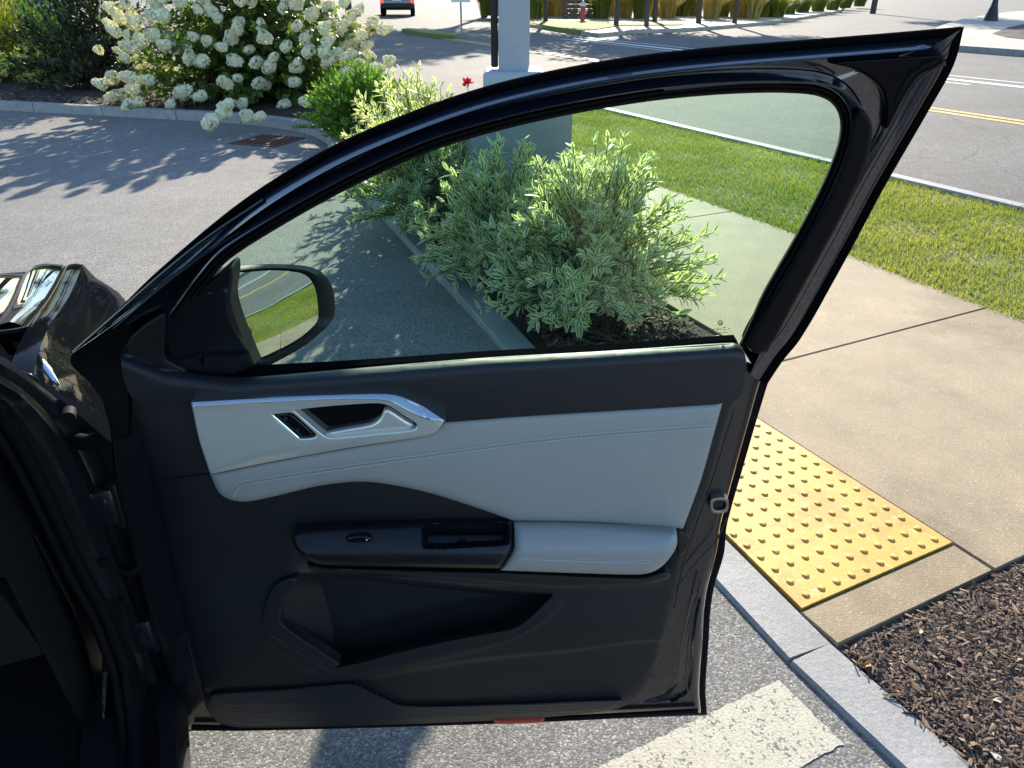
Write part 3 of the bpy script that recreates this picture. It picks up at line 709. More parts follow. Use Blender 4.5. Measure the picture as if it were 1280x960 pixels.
# chrome reveal by the front corner
ptube('reveal_strip', [(92, 440), (140, 398), (200, 345), (260, 297), (330, 250)], -.026, .0028, MT['gloss_black'], door)
ptube('reveal_strip', [(142, 411), (165, 392), (205, 358), (255, 320), (300, 290)], -.008, .0045, MT['black_paint'], door, taper=True)
# --- trim
TRIM = [(154, 456), (205, 474), (290, 488), (600, 466), (914, 448), (929, 460), (929, 485), (914, 510), (890, 590), (868, 650), (855, 690), (843, 745), (830, 800), (812, 848), (778, 883), (700, 895), (560, 903), (310, 911), (275, 905), (258, 880), (240, 800), (215, 700), (190, 600), (165, 500)]
POCKET = [(345, 728), (372, 717), (430, 716), (520, 725), (620, 735), (686, 740), (692, 743), (684, 752), (660, 775), (640, 787), (590, 796), (520, 811), (450, 829), (424, 834), (405, 831), (372, 811), (345, 793), (328, 780), (330, 762)]
def pocket(d, V):
    k = sstep(0, 5, d)
    return -k * (.012 + .066 * np.clip((V[:, 0] - 352) / 110, 0, 1) * sstep(0, 16, d))
LOWER = [(255, 862), (350, 857), (440, 850), (520, 836), (600, 824), (720, 812), (828, 802), (812, 848), (778, 883), (700, 895), (560, 903), (310, 911), (275, 905), (258, 880)]
def trimh(x, y):
    h = .012 * sstep(700, 800, y)                               # swells towards the map pocket
    h = h - .03 * sstep(640, 700, y) * sstep(735, 700, y) * sstep(350, 420, x) * sstep(860, 780, x)
    h = h + .0035 * np.exp(-((y - 718) / 6.) ** 2) * sstep(380, 420, x) * sstep(640, 600, x)
    h = h - .010 * sstep(500, 440, y)
    h = h - .035 * np.clip((y - 870) / 40, 0, 1) ** 2
    h = h - .03 * np.clip((240 - x + (y - 600) * .22) / 60, 0, 1) ** 2
    return h
trim = relief('door_trim', TRIM, -.002, .045, MT['plastic'], door, rnd=7, rdepth=.01, spacing=7, hfn=trimh,
    feats=[(POCKET, [1.5, 4, 8, 14, 22], pocket), (LOWER, [1.5, 4], lambda d, V: -.0055 * sstep(-1, 3, d)),
           ([(340, 796), (420, 842), (470, 833), (560, 812), (640, 796), (700, 755), (660, 790), (560, 822), (420, 846), (400, 846), (330, 800)], [2], lambda d, V: .002 * sstep(-3, 2, d))])
# pocket inner step on its left wall
relief('pocket_flap', [(338, 738), (352, 726), (372, 723), (357, 748), (352, 764), (352, 778), (376, 797), (424, 829), (418, 834), (404, 831), (372, 811), (345, 793), (328, 780), (330, 760)], .013, .02, MT['plastic'], door, rnd=3, rdepth=.004, spacing=9)
ptube('pocket_edge', [(368, 728), (352, 752), (347, 778), (372, 798), (405, 820), (424, 828)], -.028, .003, MT['plastic'], door)
ptube('trim_seam', [(186, 606), (215, 599), (262, 592)], .0005, .0012, MT['rubber'], door)
CAPX, CAPY = [150, 205, 290, 440, 600, 760, 918, 935], [442, 461, 473, 462, 449, 440, 430, 436]
relief('belt_cap', [(154, 443), (205, 461), (290, 473), (440, 462), (600, 449), (760, 440), (918, 430), (929, 438), (933, 455), (930, 482), (922, 499), (904, 504), (780, 511), (650, 519), (556, 526), (525, 507), (492, 495), (440, 495), (330, 499), (238, 504), (168, 500)], .012, .004, MT['plastic_soft'], door, rnd=1.5, rdepth=.0005, bulge=.006, spacing=5,
       hfn=lambda x, y: -.021 * (1 - np.clip((y - np.interp(x, CAPX, CAPY)) / 17., 0, 1)) ** 2)
relief('speaker_grille', [(263, 868), (350, 862), (438, 855), (470, 868), (505, 882), (640, 880), (776, 875), (760, 886), (700, 891), (560, 898), (312, 906), (280, 900), (266, 884)], .003, .01, MT['ribs'], door, rnd=2.5, rdepth=.003, spacing=14,
       hfn=lambda x, y: trimh(x, y))
# white leather insert, its stitching
relief('leather_insert', [(556, 527, 1), (650, 520), (780, 512), (903, 504, 1), (893, 540), (876, 600), (853, 663, 1), (800, 658), (740, 654), (642, 651, 1), (600, 636), (540, 617), (490, 606), (450, 602), (400, 607), (340, 621), (302, 627), (276, 618), (263, 593, 1), (330, 579), (440, 559), (535, 543)], .009, .02, MT['white_leather'], door, rnd=9, rdepth=.007, bulge=.008, spacing=9)
stitches([(288, 619), (296, 604), (340, 596), (440, 581), (560, 564), (680, 548), (790, 538), (893, 531)], .0172, MT['thread'])
stitches([(652, 696), (700, 698), (760, 700), (815, 701)], .0605, MT['thread'])
for q in ([(292, 622), (300, 608), (340, 600), (440, 585), (560, 568), (680, 552), (790, 542), (893, 535)],):
    ptube('stitch_seam', q, .0162, .0007, MT['thread'], door)
# silver bezel with handle opening
HOLE = [(367, 512, 1), (420, 507), (470, 504), (486, 507), (505, 519), (521, 530), (517, 537), (470, 542), (415, 547), (404, 543)]
SW = [(341, 518), (363, 516), (369, 519), (395, 543), (394, 546), (377, 548), (371, 545), (343, 521)]
def bez(x, y):
    # lower chamfer and the crest line of the upper rim
    yl = np.interp(x, [240, 330, 440, 520, 555], [600, 568, 551, 541, 532]); yt = np.interp(x, [240, 440, 490, 520, 555], [508, 500, 501, 513, 526])
    return -.016 * np.clip((y - yl) / 16, 0, 1) 
relief('handle_bezel', [(239, 503, 1), (330, 498), (440, 494), (490, 494), (522, 505), (556, 526, 1), (540, 543), (440, 559), (330, 579), (263, 593, 1), (249, 550)], .026, .03, MT['silver'], door, rnd=2.5, rdepth=.003, holes=[HOLE, SW], hfn=bez, spacing=6, step=3)
relief('bezel_chrome', [(240, 502, 1), (330, 497), (440, 493), (490, 493), (523, 504), (556, 525, 1), (536, 525), (510, 513), (484, 501), (440, 499), (330, 503), (242, 508)], .036, .02, MT['chrome_satin'], door, rnd=1.5, rdepth=.001, spacing=5, step=3,
       hfn=lambda x, y: -.014 * np.clip((np.interp(x, [240, 440, 490, 520, 555], [508, 500, 503, 518, 530]) - y) / 16, 0, 1))
relief('handle_cup', [(360, 504), (440, 500), (490, 500), (528, 530), (520, 543), (410, 553)], .002, .01, MT['gloss_black'], door, rnd=4, rdepth=-.018, spacing=12)
relief('door_handle', [(408, 541), (430, 536), (462, 530), (474, 523), (481, 511), (488, 512), (505, 523), (517, 531), (512, 536), (470, 540), (418, 545)], .021, .012, MT['silver'], door, rnd=5, rdepth=.006, spacing=5, step=3)
relief('lock_switch', [(344, 519), (363, 517), (368, 520), (392, 543), (378, 546), (372, 543)], .024, .012, MT['gloss_black'], door, rnd=3, rdepth=.003, spacing=8)
ptube('switch_rim', [(341, 519), (356, 532), (373, 547)], .0265, .0016, MT['chrome'], door)
for x, y in ((357, 524), (372, 538)): ring('switch_symbol', (x, y), 2.0, 1.2, .0246, MT['bead'], 10)
# armrest
relief('armrest', [(642, 652, 1), (700, 652), (760, 655), (846, 665, 1), (846, 682), (835, 700), (820, 713), (800, 718), (740, 717), (626, 713, 1), (640, 692), (643, 684)], .058, .06, MT['white_leather'], door, rnd=10, rdepth=.014, bulge=.004, spacing=8,
       hfn=lambda x, y: -.045 * np.clip((690 - y) / 40, 0, 1) ** 1.4)
ptube('stitch_seam', [(652, 699), (700, 701), (760, 703), (815, 704)], .0595, .0006, MT['thread'], door)
CUP = [(529, 656), (580, 653), (634, 654), (637, 668), (634, 681), (600, 684), (530, 686), (527, 670)]
relief('armrest_cup', [(366, 667), (384, 661), (480, 655), (560, 652), (641, 651, 1), (642, 684), (638, 692), (625, 711, 1), (520, 709), (402, 706), (380, 697), (368, 682)], .055, .06, MT['plastic_dark'], door, rnd=7, rdepth=.010, spacing=8,
       hfn=lambda x, y: -.040 * np.clip((694 - y) / 40, 0, 1) ** 1.3 , feats=[(CUP, [1.5, 4, 8], lambda d, V: -.05 * sstep(0, 7, d))])
relief('window_switch', [(432, 673), (446, 670), (463, 671), (466, 677), (460, 682), (438, 683)], .043, .01, MT['gloss_black'], door, rnd=4, rdepth=.004, spacing=8)
bar(457.5, 675, 459.5, 675, 2.2, .0438, 'switch_symbol', MT['thread'])
relief('armrest_lip', [(384, 704), (402, 708), (520, 712), (625, 714), (800, 721), (830, 714), (838, 722), (800, 732), (690, 735), (600, 728), (480, 718), (405, 716), (388, 711)], .028, .05, MT['plastic'], door, rnd=5, rdepth=.010, spacing=10)
# blue-black block behind the armrest end, latch, red reflector strip at the bottom
relief('armrest_end_cap', [(847, 664), (862, 672), (857, 690), (848, 694), (847, 682)], .018, .03, MT['plastic_dark'], door, rnd=2, rdepth=.003, spacing=10)
relief('latch', [(889, 624), (908, 622), (911, 630), (908, 640), (891, 641), (887, 634)], -.030, .02, MT['brass'], door, rnd=2, rdepth=.002, holes=[[(893, 627), (905, 626), (907, 631), (904, 637), (893, 637)]], spacing=6, step=2)
relief('latch_recess', [(891, 625), (907, 624), (909, 631), (905, 639), (892, 639)], -.036, .01, MT['gloss_black'], door, rnd=2, rdepth=.002, spacing=6)
relief('door_reflector', [(618, 899), (640, 898), (680, 897), (678, 903), (620, 905)], -.014, .02, MT['red'], door, rnd=2, rdepth=.002, spacing=8, step=3)
for q, r_ in (([(908, 648), (895, 676), (868, 706), (845, 738), (832, 780), (822, 815), (808, 848)], .0013), ([(876, 725), (868, 760), (861, 800), (858, 850), (861, 872)], .0016), ([(918, 512), (893, 592), (871, 655), (856, 700), (843, 760)], .0014), ([(235, 800), (250, 860), (262, 890), (285, 906), (330, 908)], .0016)):
    ptube('seam_bead', q, -.031, r_, MT['bead'], door)
ptube('bottom_seal', [(240, 909), (300, 910), (500, 905), (700, 898), (872, 889)], -.036, .006, MT['rubber'], door, step=20)
ptube('drain_plug', [(838, 876), (846, 874), (850, 869)], -.034, .004, MT['rubber'], door)

# --- exterior mirror
az, el = math.radians(66), math.radians(7)
MN = np.array([math.sin(az) * math.cos(el), -math.cos(az) * math.cos(el), math.sin(el)])
r0 = rays([(345, 397)])[0]; MC = np.array([0, 0, H]) + r0 * (1.30 / r0[1])
def mplane(px, off=0., cen=(345, 397), sc=1.):
    px = np.asarray([p[:2] for p in px], float); px = np.array(cen) + (px - np.array(cen)) * sc
    d = rays(px); k = ((MC - np.array([0, 0, H])) @ MN) / (d @ MN); p = d * k[:, None]; p[:, 2] += H
    return p - MN * off
GL = cr([(286, 344), (310, 340), (345, 338), (374, 341), (386, 347), (394, 360), (397, 376), (398, 397), (393, 406), (375, 421), (348, 436), (318, 447), (306, 424), (293, 395), (284, 362)], 5)
HO = cr([(274, 352), (286, 336), (312, 331), (350, 330), (386, 333), (402, 340), (413, 353), (418, 368), (418.5, 394), (411, 406), (385, 429), (350, 450), (318, 462), (298, 440), (283, 405), (275, 375)], 5)
# glass: slightly convex
c = GL.mean(0); rows = [c + (GL - c) * f for f in (1, .85, .65, .45, .25)]; V = []; n = len(GL)
for q in rows:
    p = mplane(q); o2 = ((p - MC) ** 2).sum(1); V += [tuple(x) for x in (p + MN * (.004 - o2 / 3.2)[:, None])]
V.append(tuple(mplane([c])[0] + MN * .004))
Fc = [(i * n + k, i * n + (k + 1) % n, (i + 1) * n + (k + 1) % n, (i + 1) * n + k) for i in range(4) for k in range(n)] + [(4 * n + k, 4 * n + (k + 1) % n, 5 * n) for k in range(n)]
mg = mk('mirror_glass', V, Fc, MT['mirror'], door, True); fixnormals(mg)
# exact sphere normals come from the curved mesh; housing as a lofted shell
n = len(HO); rings = []
gi = GL[(np.linspace(0, len(GL), n, endpoint=False)).astype(int)]
def nearest_ring(src, ang): return src
ang = lambda q: np.unwrap(np.arctan2(q[:, 1] - 395, q[:, 0] - 345))
def resamp(q, m=48):
    a = np.arctan2(q[:, 1] - 397, q[:, 0] - 345); o_ = np.argsort(a); a = a[o_]; q = q[o_]; T_ = np.linspace(-math.pi, math.pi, m, endpoint=False)
    return np.stack([np.interp(T_, a, q[:, 0], period=2 * math.pi), np.interp(T_, a, q[:, 1], period=2 * math.pi)], 1)
G2, H2 = resamp(GL), resamp(HO); m = 48
rings = [mplane(G2, .02), mplane(G2 + (G2 - 0) * 0, .004), mplane(G2 * .6 + H2 * .4, -.006), mplane(H2, .0), mplane(H2, .012), mplane(H2, .05, sc=.97), mplane(H2, .09, sc=.86), mplane(H2, .12, sc=.66), mplane(H2, .135, sc=.35)]
V = [tuple(x) for q in rings for x in q]; Fc = [(i * m + k, i * m + (k + 1) % m, (i + 1) * m + (k + 1) % m, (i + 1) * m + k) for i in range(len(rings) - 1) for k in range(m)]
Fc.append(tuple((len(rings) - 1) * m + k for k in range(m)))
autosmooth(mk('mirror_housing', V, Fc, MT['housing'], door), 50)
p = mplane([(303, 414)], -.006)[0]
bm = bmesh.new(); bmesh.ops.create_uvsphere(bm, u_segments=14, v_segments=8, radius=.012, matrix=Matrix.Translation(p)); bevelled('blind_spot_lamp', bm, MT['gloss_black'], door, 0)
# mirror foot joining it to the door
tube('mirror_arm', [tuple(mplane([(300, 432)], .05)[0]), tuple(D([(262, 430)], -.06)[0]), tuple(D([(240, 440)], -.04)[0])], .03, MT['black_paint'], door, 12)

# --- hood, fender, cowl
def sections(name, secs, mat, parent=car, deg=30):
    m = len(secs[0][1]); V = []
    for a, pr in secs:
        for b, z in pr: V.append(cc(a, b, z))
    Fc = [(i * m + k, i * m + k + 1, (i + 1) * m + k + 1, (i + 1) * m + k) for i in range(len(secs) - 1) for k in range(m - 1)]
    o = autosmooth(mk(name, V, Fc, mat, parent), deg)
    c = sum(p.normal.z + (p.normal @ CR_) for p in o.data.polygons)
    if c < 0: o.data.flip_normals()
    return o
stn = [.05, .11, .16, .23, .36, .50, .65, .80, .95, 1.06, 1.14, 1.20, 1.24]
top = [1.02, 1.03, 1.035, 1.033, 1.022, .998, .975, .957, .941, .925, .900, .86, .79]
inn = [0, 0, 0, 0, 0, 0, 0, .002, .008, .02, .04, .075, .12]
hood = []; fend = []
for a, z, i_ in zip(stn, top, inn):
    k = float(sstep(.30, .42, a)); cx = -.158 - .035 * float(sstep(.4, 1.0, a)); i_ = float(i_)
    if a > .3:
        hood.append((a, [(-1.66 + i_, z - .02), (-1.3, z + .012), (-.92, z + .016), (-.5, z + .008), (cx - .085, z - .004), (cx - .045, z - .006), (cx - .034, z - .003), (cx - .020, z + .008), (cx, z + .011), (cx * .5 - .070 - i_ * .2, z + .007), (-.141 - i_ * .3, z + .001), (-.137 - i_ * .3, z - .010)]))
    bul = .012 * float(sstep(.3, .7, a))
    e = max(0, .15 - a)
    fend.append((a, [(-.133 - i_ * .3, z - .012), (-.129 - i_ * .3, z + .0), (-.11 - i_ * .35, z + .001), (-.094 - i_ * .4, z - .004), (-.086 - i_ * .45, z - .014), (-.077 - i_ * .5, z - .030), (-.068 - i_ * .5, z - .046), (-.053 - i_ * .5 + bul * .4, z - .066), (-.032 - i_ * .5 + bul * .8, z - .094), (-.012 - i_ * .55 + bul, z - .14), (-.002 - i_ * .7 + bul, z - .23), (-.006 - i_ * .75, z - .36), (-.012 - i_ * .8, .46), (-.03 - i_ * .8, .30)]))
hd = sections('hood', hood, MT['hood_paint'], deg=24)
fd = sections('fender', fend, MT['black_paint'], deg=24)
tube('hood_gap', [cc(a, -.1345 - i_ * .3, z - .006) for a, z, i_ in zip(stn, top, inn) if a > .3], .0035, MT['rubber'], hd)
tube('hood_rear_edge', [cc(.335, -1.5, 1.03), cc(.335, -.5, 1.03), cc(.335, -.2, 1.022), cc(.345, -.15, 1.018), cc(.36, -.136, 1.014)], .006, MT['rubber'], hd, 6)
# nose closing panel and bumper
nose = [(1.235, [(-1.6, .76), (-.92, .80), (-.3, .79), (-.17, .78)]), (1.30, [(-1.5, .62), (-.92, .66), (-.38, .64), (-.26, .60)]), (1.33, [(-1.5, .42), (-.92, .46), (-.38, .44), (-.26, .42)]), (1.26, [(-1.5, .26), (-.92, .26), (-.38, .26), (-.24, .28)])]
sections('bumper', nose, MT['black_paint'])
# fender rear edge and A-pillar foot
def patch(name, rows, mat, parent=car, deg=35):
    V = [cc(*p) for r_ in rows for p in r_]; m = len(rows[0])
    Fc = [(i * m + k, i * m + k + 1, (i + 1) * m + k + 1, (i + 1) * m + k) for i in range(len(rows) - 1) for k in range(m - 1)]
    return autosmooth(mk(name, V, Fc, mat, parent), deg)
def b_s(z): return float(np.interp(z, [.35, .5, .6, .7, .9, 1.05, 1.5], [-.065, -.065, -.072, -.09, -.106, -.12, -.28]))
def a_s(z): return float(np.interp(z, [.35, .42, .5, .6, .7, .9, 1.0, 1.08, 1.25, 1.5], [-.10, -.07, -.035, -.01, 0, 0, -.012, -.05, -.30, -.70]))
jr = []
for z in (.30, .35, .39, .44, .50, .56, .62, .68, .74, .80, .86, .92, .97, 1.01, 1.05, 1.12, 1.25, 1.38, 1.5):
    bs, as_ = b_s(z), a_s(z); bo = float(np.interp(z, [.3, .9, 1.0, 1.06, 1.5], [-.012, -.014, -.062, -.085, bs + .03])); sh_ = min(0, as_ + .012) if z > 1.0 else 0
    g = lambda f: bo + (bs - bo) * f
    jr.append([(.075 + sh_, bo - .015, z), (.055 + sh_, bo, z), (.040 + sh_, g(.10), z), (.030 + sh_, g(.33), z), (.012 + sh_, g(.40), z), (.014 + sh_, g(.68), z), (as_ + .004 if z > .6 else .008, g(.74), z), (as_ + .003, g(.97), z), (as_, bs, z), (as_ + .03, bs - .02, z), (as_ + .12, bs - .03, z)])
pil = patch('hinge_pillar', jr, MT['jamb'])
patch('dark_gap_cover', [[(.05, float(np.interp(z, [.3, .88, 1.0], [-.03, -.03, -.062])), z), (.047, float(np.interp(z, [.3, .88, 1.0], [.012, .012, -.054])), z)] for z in (.3, .5, .7, .82, .88, .91, .94, .97, 1.0)], MT['jamb'])  # added dark sheet that hides the lit gap between pillar and door
def seal(name, off, r_, mat):
    pts = [cc(a_s(z) + off[0], b_s(z) + off[1], z) for z in np.concatenate([np.linspace(.46, 1.1, 22), np.linspace(1.15, 1.5, 8)])]
    rr = [cc(-1.2, -.066 + off[1], .395), cc(-.4, -.066 + off[1], .395), cc(-.2, -.066 + off[1], .396), cc(-.13 + off[0], -.066 + off[1], .405), cc(-.085 + off[0], -.066 + off[1], .425)]
    return tube(name, rr + pts, r_, mat, pil, 10)
seal('door_seal', (-.004, -.004), .011, MT['rubber']); seal('seal_lip', (-.016, -.020), .007, MT['rubber'])
for z in (.5, .80):
    tube('hinge', [cc(.02, -.012, z - .045), cc(.02, -.012, z + .045)], .013, MT['jamb'], pil, 12)
    bevelled('hinge_leaf', boxbm(cc(.018, -.030, z), (.045, .02, .07), TH), MT['jamb'], pil, .004)
    tube('hinge_bolt', [cc(.012, -.034, z + .015), cc(-.000, -.034, z + .015)], .007, MT['jamb'], pil, 6)
tube('check_strap', [cc(.03, -.05, .66), cc(.0, -.02, .66), tuple(D([(205, 690)], -.05)[0])], .006, MT['black_metal'], pil, 6)
tube('cable_boot', [cc(.03, -.05, .93), cc(.005, -.028, .935), cc(-.0, -.012, .94)], .014, MT['rubber'], pil, 12)
for (b, z, r_) in ((-.06, .69, .010), (-.055, .60, .008), (-.045, .985, .011)):
    tube('jamb_plug', [cc(.03, b, z), cc(.006, b, z)], r_, MT['rubber'], pil, 12)
# cowl corner between hood, fender and pillar
patch('cowl_corner', [[(.16, -.072, .985), (.16, -.10, 1.03), (.20, -.14, 1.03), (.30, -.17, 1.012), (.33, -.6, 1.02)], [(.13, -.076, .98), (.12, -.105, 1.028), (.14, -.15, 1.035), (.20, -.22, 1.02), (.22, -.6, 1.03)], [(.08, -.082, .965), (.07, -.11, 1.03), (.07, -.16, 1.05), (.06, -.26, 1.04), (.05, -.6, 1.04)]], MT['black_paint'], deg=30)
tube('fender_tip_glint', [cc(.27, -.128, 1.016), cc(.20, -.10, 1.022), cc(.15, -.082, 1.010), cc(.135, -.074, .985), cc(.13, -.070, .955)], .008, MT['chrome'], car, 10, [.003, .006, .010, .009, .003])  # chrome tube stands in for the bright highlight on the fender's rear tip
# A-pillar, roof, windscreen
tube('a_pillar', [cc(.13, -.10, .995), cc(.06, -.125, 1.04), cc(-.08, -.16, 1.13), cc(-.40, -.23, 1.34), cc(-.66, -.29, 1.48), cc(-.95, -.33, 1.57)], .032, MT['black_paint'], car, 12, [.018, .03, .036, .042, .045, .045])
def arch(a, z, b0=-.30, b1=-1.54, n=8): return [(a, b0 + (b1 - b0) * k / n, z + .05 * math.sin(math.pi * k / n)) for k in range(n + 1)]
patch('roof', [arch(-.93, 1.57), arch(-1.3, 1.60), arch(-1.9, 1.61), arch(-2.5, 1.58), arch(-2.9, 1.50)], MT['black_paint'])
patch('windscreen', [arch(.04, 1.04, -.2, -1.64), arch(-.45, 1.32, -.24, -1.6), arch(-.93, 1.565, -.30, -1.54)], MT['screen_glass'])
patch('dashboard', [[(-.08, -.165, .60), (-.08, -.5, .60), (-.08, -1.6, .60)], [(-.16, -.165, .80), (-.16, -.5, .80), (-.16, -1.6, .80)], [(-.33, -.19, .93), (-.33, -.5, .93), (-.33, -1.6, .93)], [(-.22, -.20, 1.0), (-.22, -.5, 1.01), (-.22, -1.6, 1.01)], [(.04, -.22, 1.02), (.04, -.5, 1.03), (.04, -1.6, 1.03)]], MT['dark_interior'])
patch('dashboard_end', [[(.10, -.13, .40), (.10, -.14, .8), (.10, -.16, 1.0)], [(.0, -.13, .40), (-.03, -.14, .8), (-.06, -.17, 1.01)], [(-.06, -.16, .40), (-.12, -.165, .8), (-.25, -.195, .93)]], MT['plastic'])
patch('kick_panel', [[(-.06, -.12, .33), (-.03, -.115, .6), (-.03, -.135, .8)], [(.25, -.19, .33), (.25, -.19, .6), (.25, -.19, .8)]], MT['carpet'])
# sill and floor
patch('sill', [[(a, .0, .28), (a, .012, .33), (a, -.005, .375), (a, -.03, .385), (a, -.06, .37), (a, -.075, .385), (a, -.10, .385), (a, -.13, .36), (a, -.15, .26)] for a in (.09, .0, -.2, -.6, -1.15)], MT['jamb'])
patch('sill_trim', [[(a, -.090, .391), (a, -.11, .398), (a, -.16, .388), (a, -.18, .27)] for a in (-.06, -.4, -1.15)], MT['plastic'])
patch('floor', [[(.35, -.2, .30), (.35, -.9, .30), (.35, -1.6, .30)], [(-.1, -.2, .265), (-.1, -.9, .28), (-.1, -1.6, .265)], [(-2.6, -.2, .265), (-2.6, -.9, .28), (-2.6, -1.6, .265)]], MT['carpet'])
patch('firewall', [[(.35, -.1, .28), (.35, -1.7, .28)], [(.2, -.1, .7), (.2, -1.7, .7)], [(.12, -.1, 1.0), (.12, -1.7, 1.0)]], MT['dark_interior'])
patch('underbody', [[(1.0, -.2, .24), (1.0, -1.6, .24)], [(-2.9, -.05, .24), (-2.9, -1.75, .24)]], MT['dark_interior'])
# rear side of the car, behind the camera
patch('rear_side', [[(a, b - .04, .28), (a, b, .5), (a, b + .01, .8), (a, b - .03, 1.05)] for a, b in ((-1.18, .0), (-2.0, .0), (-2.7, -.03), (-3.2, -.15))], MT['black_paint'])
patch('rear_glass', [[(a, -.04, 1.05), (a - .03, -.28, 1.56)] for a in (-1.3, -2.0, -2.7)], MT['screen_glass'])
patch('rear_end', [[(-3.2, -.15, .28), (-3.25, -.9, .28), (-3.2, -1.65, .28)], [(-3.25, -.17, .8), (-3.32, -.9, .8), (-3.25, -1.63, .8)], [(-3.15, -.2, 1.05), (-3.2, -.9, 1.07), (-3.15, -1.6, 1.05)], [(-2.9, -.30, 1.5), (-2.9, -.92, 1.55), (-2.9, -1.54, 1.5)]], MT['black_paint'])
patch('left_side', [[(a, -1.78, .28), (a, -1.83, .5), (a, -1.84, .8), (a, -1.8, 1.03)] for a in (.3, -.8, -2.0, -3.2)], MT['black_paint'])
tube('b_pillar', [cc(-1.16, -.05, .35), cc(-1.19, -.04, 1.0), cc(-1.30, -.28, 1.58)], .05, MT['black_paint'], car, 8)
# wheels
for a, b in ((.62, -.13), (-2.15, -.13), (.62, -1.71), (-2.15, -1.71)):
    wv = []; wf = []; prof = [(.20, .06), (.24, .09), (.32, .10), (.352, .085), (.36, .0), (.352, -.085), (.32, -.10), (.2, -.1)]
    for k in range(28):
        t = k / 28 * 2 * math.pi
        for r_, o_ in prof: wv.append(cc(a + r_ * math.cos(t), b + o_, .36 + r_ * math.sin(t)))
    for k in range(28):
        for j in range(7): wf.append((k * 8 + j, k * 8 + j + 1, ((k + 1) % 28) * 8 + j + 1, ((k + 1) % 28) * 8 + j))
    ty = autosmooth(mk('wheel', wv, wf, MT['rubber'], car), 40)
    rv = [cc(a, b + .05, .36)] + [cc(a + .21 * math.cos(k * .2244), b + (.075 if k % 4 < 2 else .03), .36 + .21 * math.sin(k * .2244)) for k in range(28)]
    fixnormals(mk('rim', rv, [(0, 1 + k, 1 + (k + 1) % 28) for k in range(28)], MT['silver'], ty))

# ------------------------------------------------------------------ foliage tools
def nrm(a): return a / (np.linalg.norm(a, axis=-1, keepdims=True) + 1e-9)
def leafmesh(P, A, N, L, W, rnd, hi=True, fold=.25, droop=.15):
    n = len(P); A = nrm(A); Sx = nrm(np.cross(A, N)); U = np.cross(Sx, A)
    if hi: tp = [(0, 0), (.22, .62), (.52, 1.), (.80, .62)]
    else: tp = [(0, 0), (.45, 1.)]
    V = [P]; E = [np.zeros(n)]
    for t, wv in tp[1:]:
        c = P + A * (L * t)[:, None] - U * (L * droop * t * t)[:, None]
        up = U * (W * wv * fold)[:, None]; sx = Sx * (W * wv)[:, None]
        V += [c - sx + up, c, c + sx + up]; E += [np.ones(n), np.zeros(n), np.ones(n)]
    V.append(P + A * L[:, None] - U * (L * droop)[:, None]); E.append(np.full(n, .6))
    m = len(V); V = np.stack(V, 1).reshape(-1, 3); E = np.stack(E, 1).ravel(); b = (np.arange(n) * m)[:, None]; T = []
    T += [(0, 1, 2), (0, 2, 3)]
    for k in range(len(tp) - 2):
        a = 1 + 3 * k; T += [(a, a + 3, a + 4), (a, a + 4, a + 1), (a + 1, a + 4, a + 5), (a + 1, a + 5, a + 2)]
    a = m - 4; T += [(a, m - 1, a + 1), (a + 1, m - 1, a + 2)]
    Tt = np.concatenate([b + np.array([t]) for t in T])
    return V, Tt, E, np.repeat(rnd, m)
def stemmesh(segs, r0=.004, r1=.0015, n=4):
    V = []; T = []
    for pts in segs:
        b = len(V); m = len(pts)
        for i, p in enumerate(pts):
            d = nrm(np.array(pts[min(i + 1, m - 1)]) - np.array(pts[max(i - 1, 0)])); a = nrm(np.cross(d, [.3, .9, .1])); c = np.cross(d, a); r = r0 + (r1 - r0) * i / (m - 1)
            for k in range(n): V.append(np.array(p) + (a * math.cos(k * 2 * math.pi / n) + c * math.sin(k * 2 * math.pi / n)) * r)
        for i in range(m - 1):
            for k in range(n): T.append((b + i * n + k, b + i * n + (k + 1) % n, b + (i + 1) * n + (k + 1) % n, b + (i + 1) * n + k))
    return np.array(V), np.array(T)
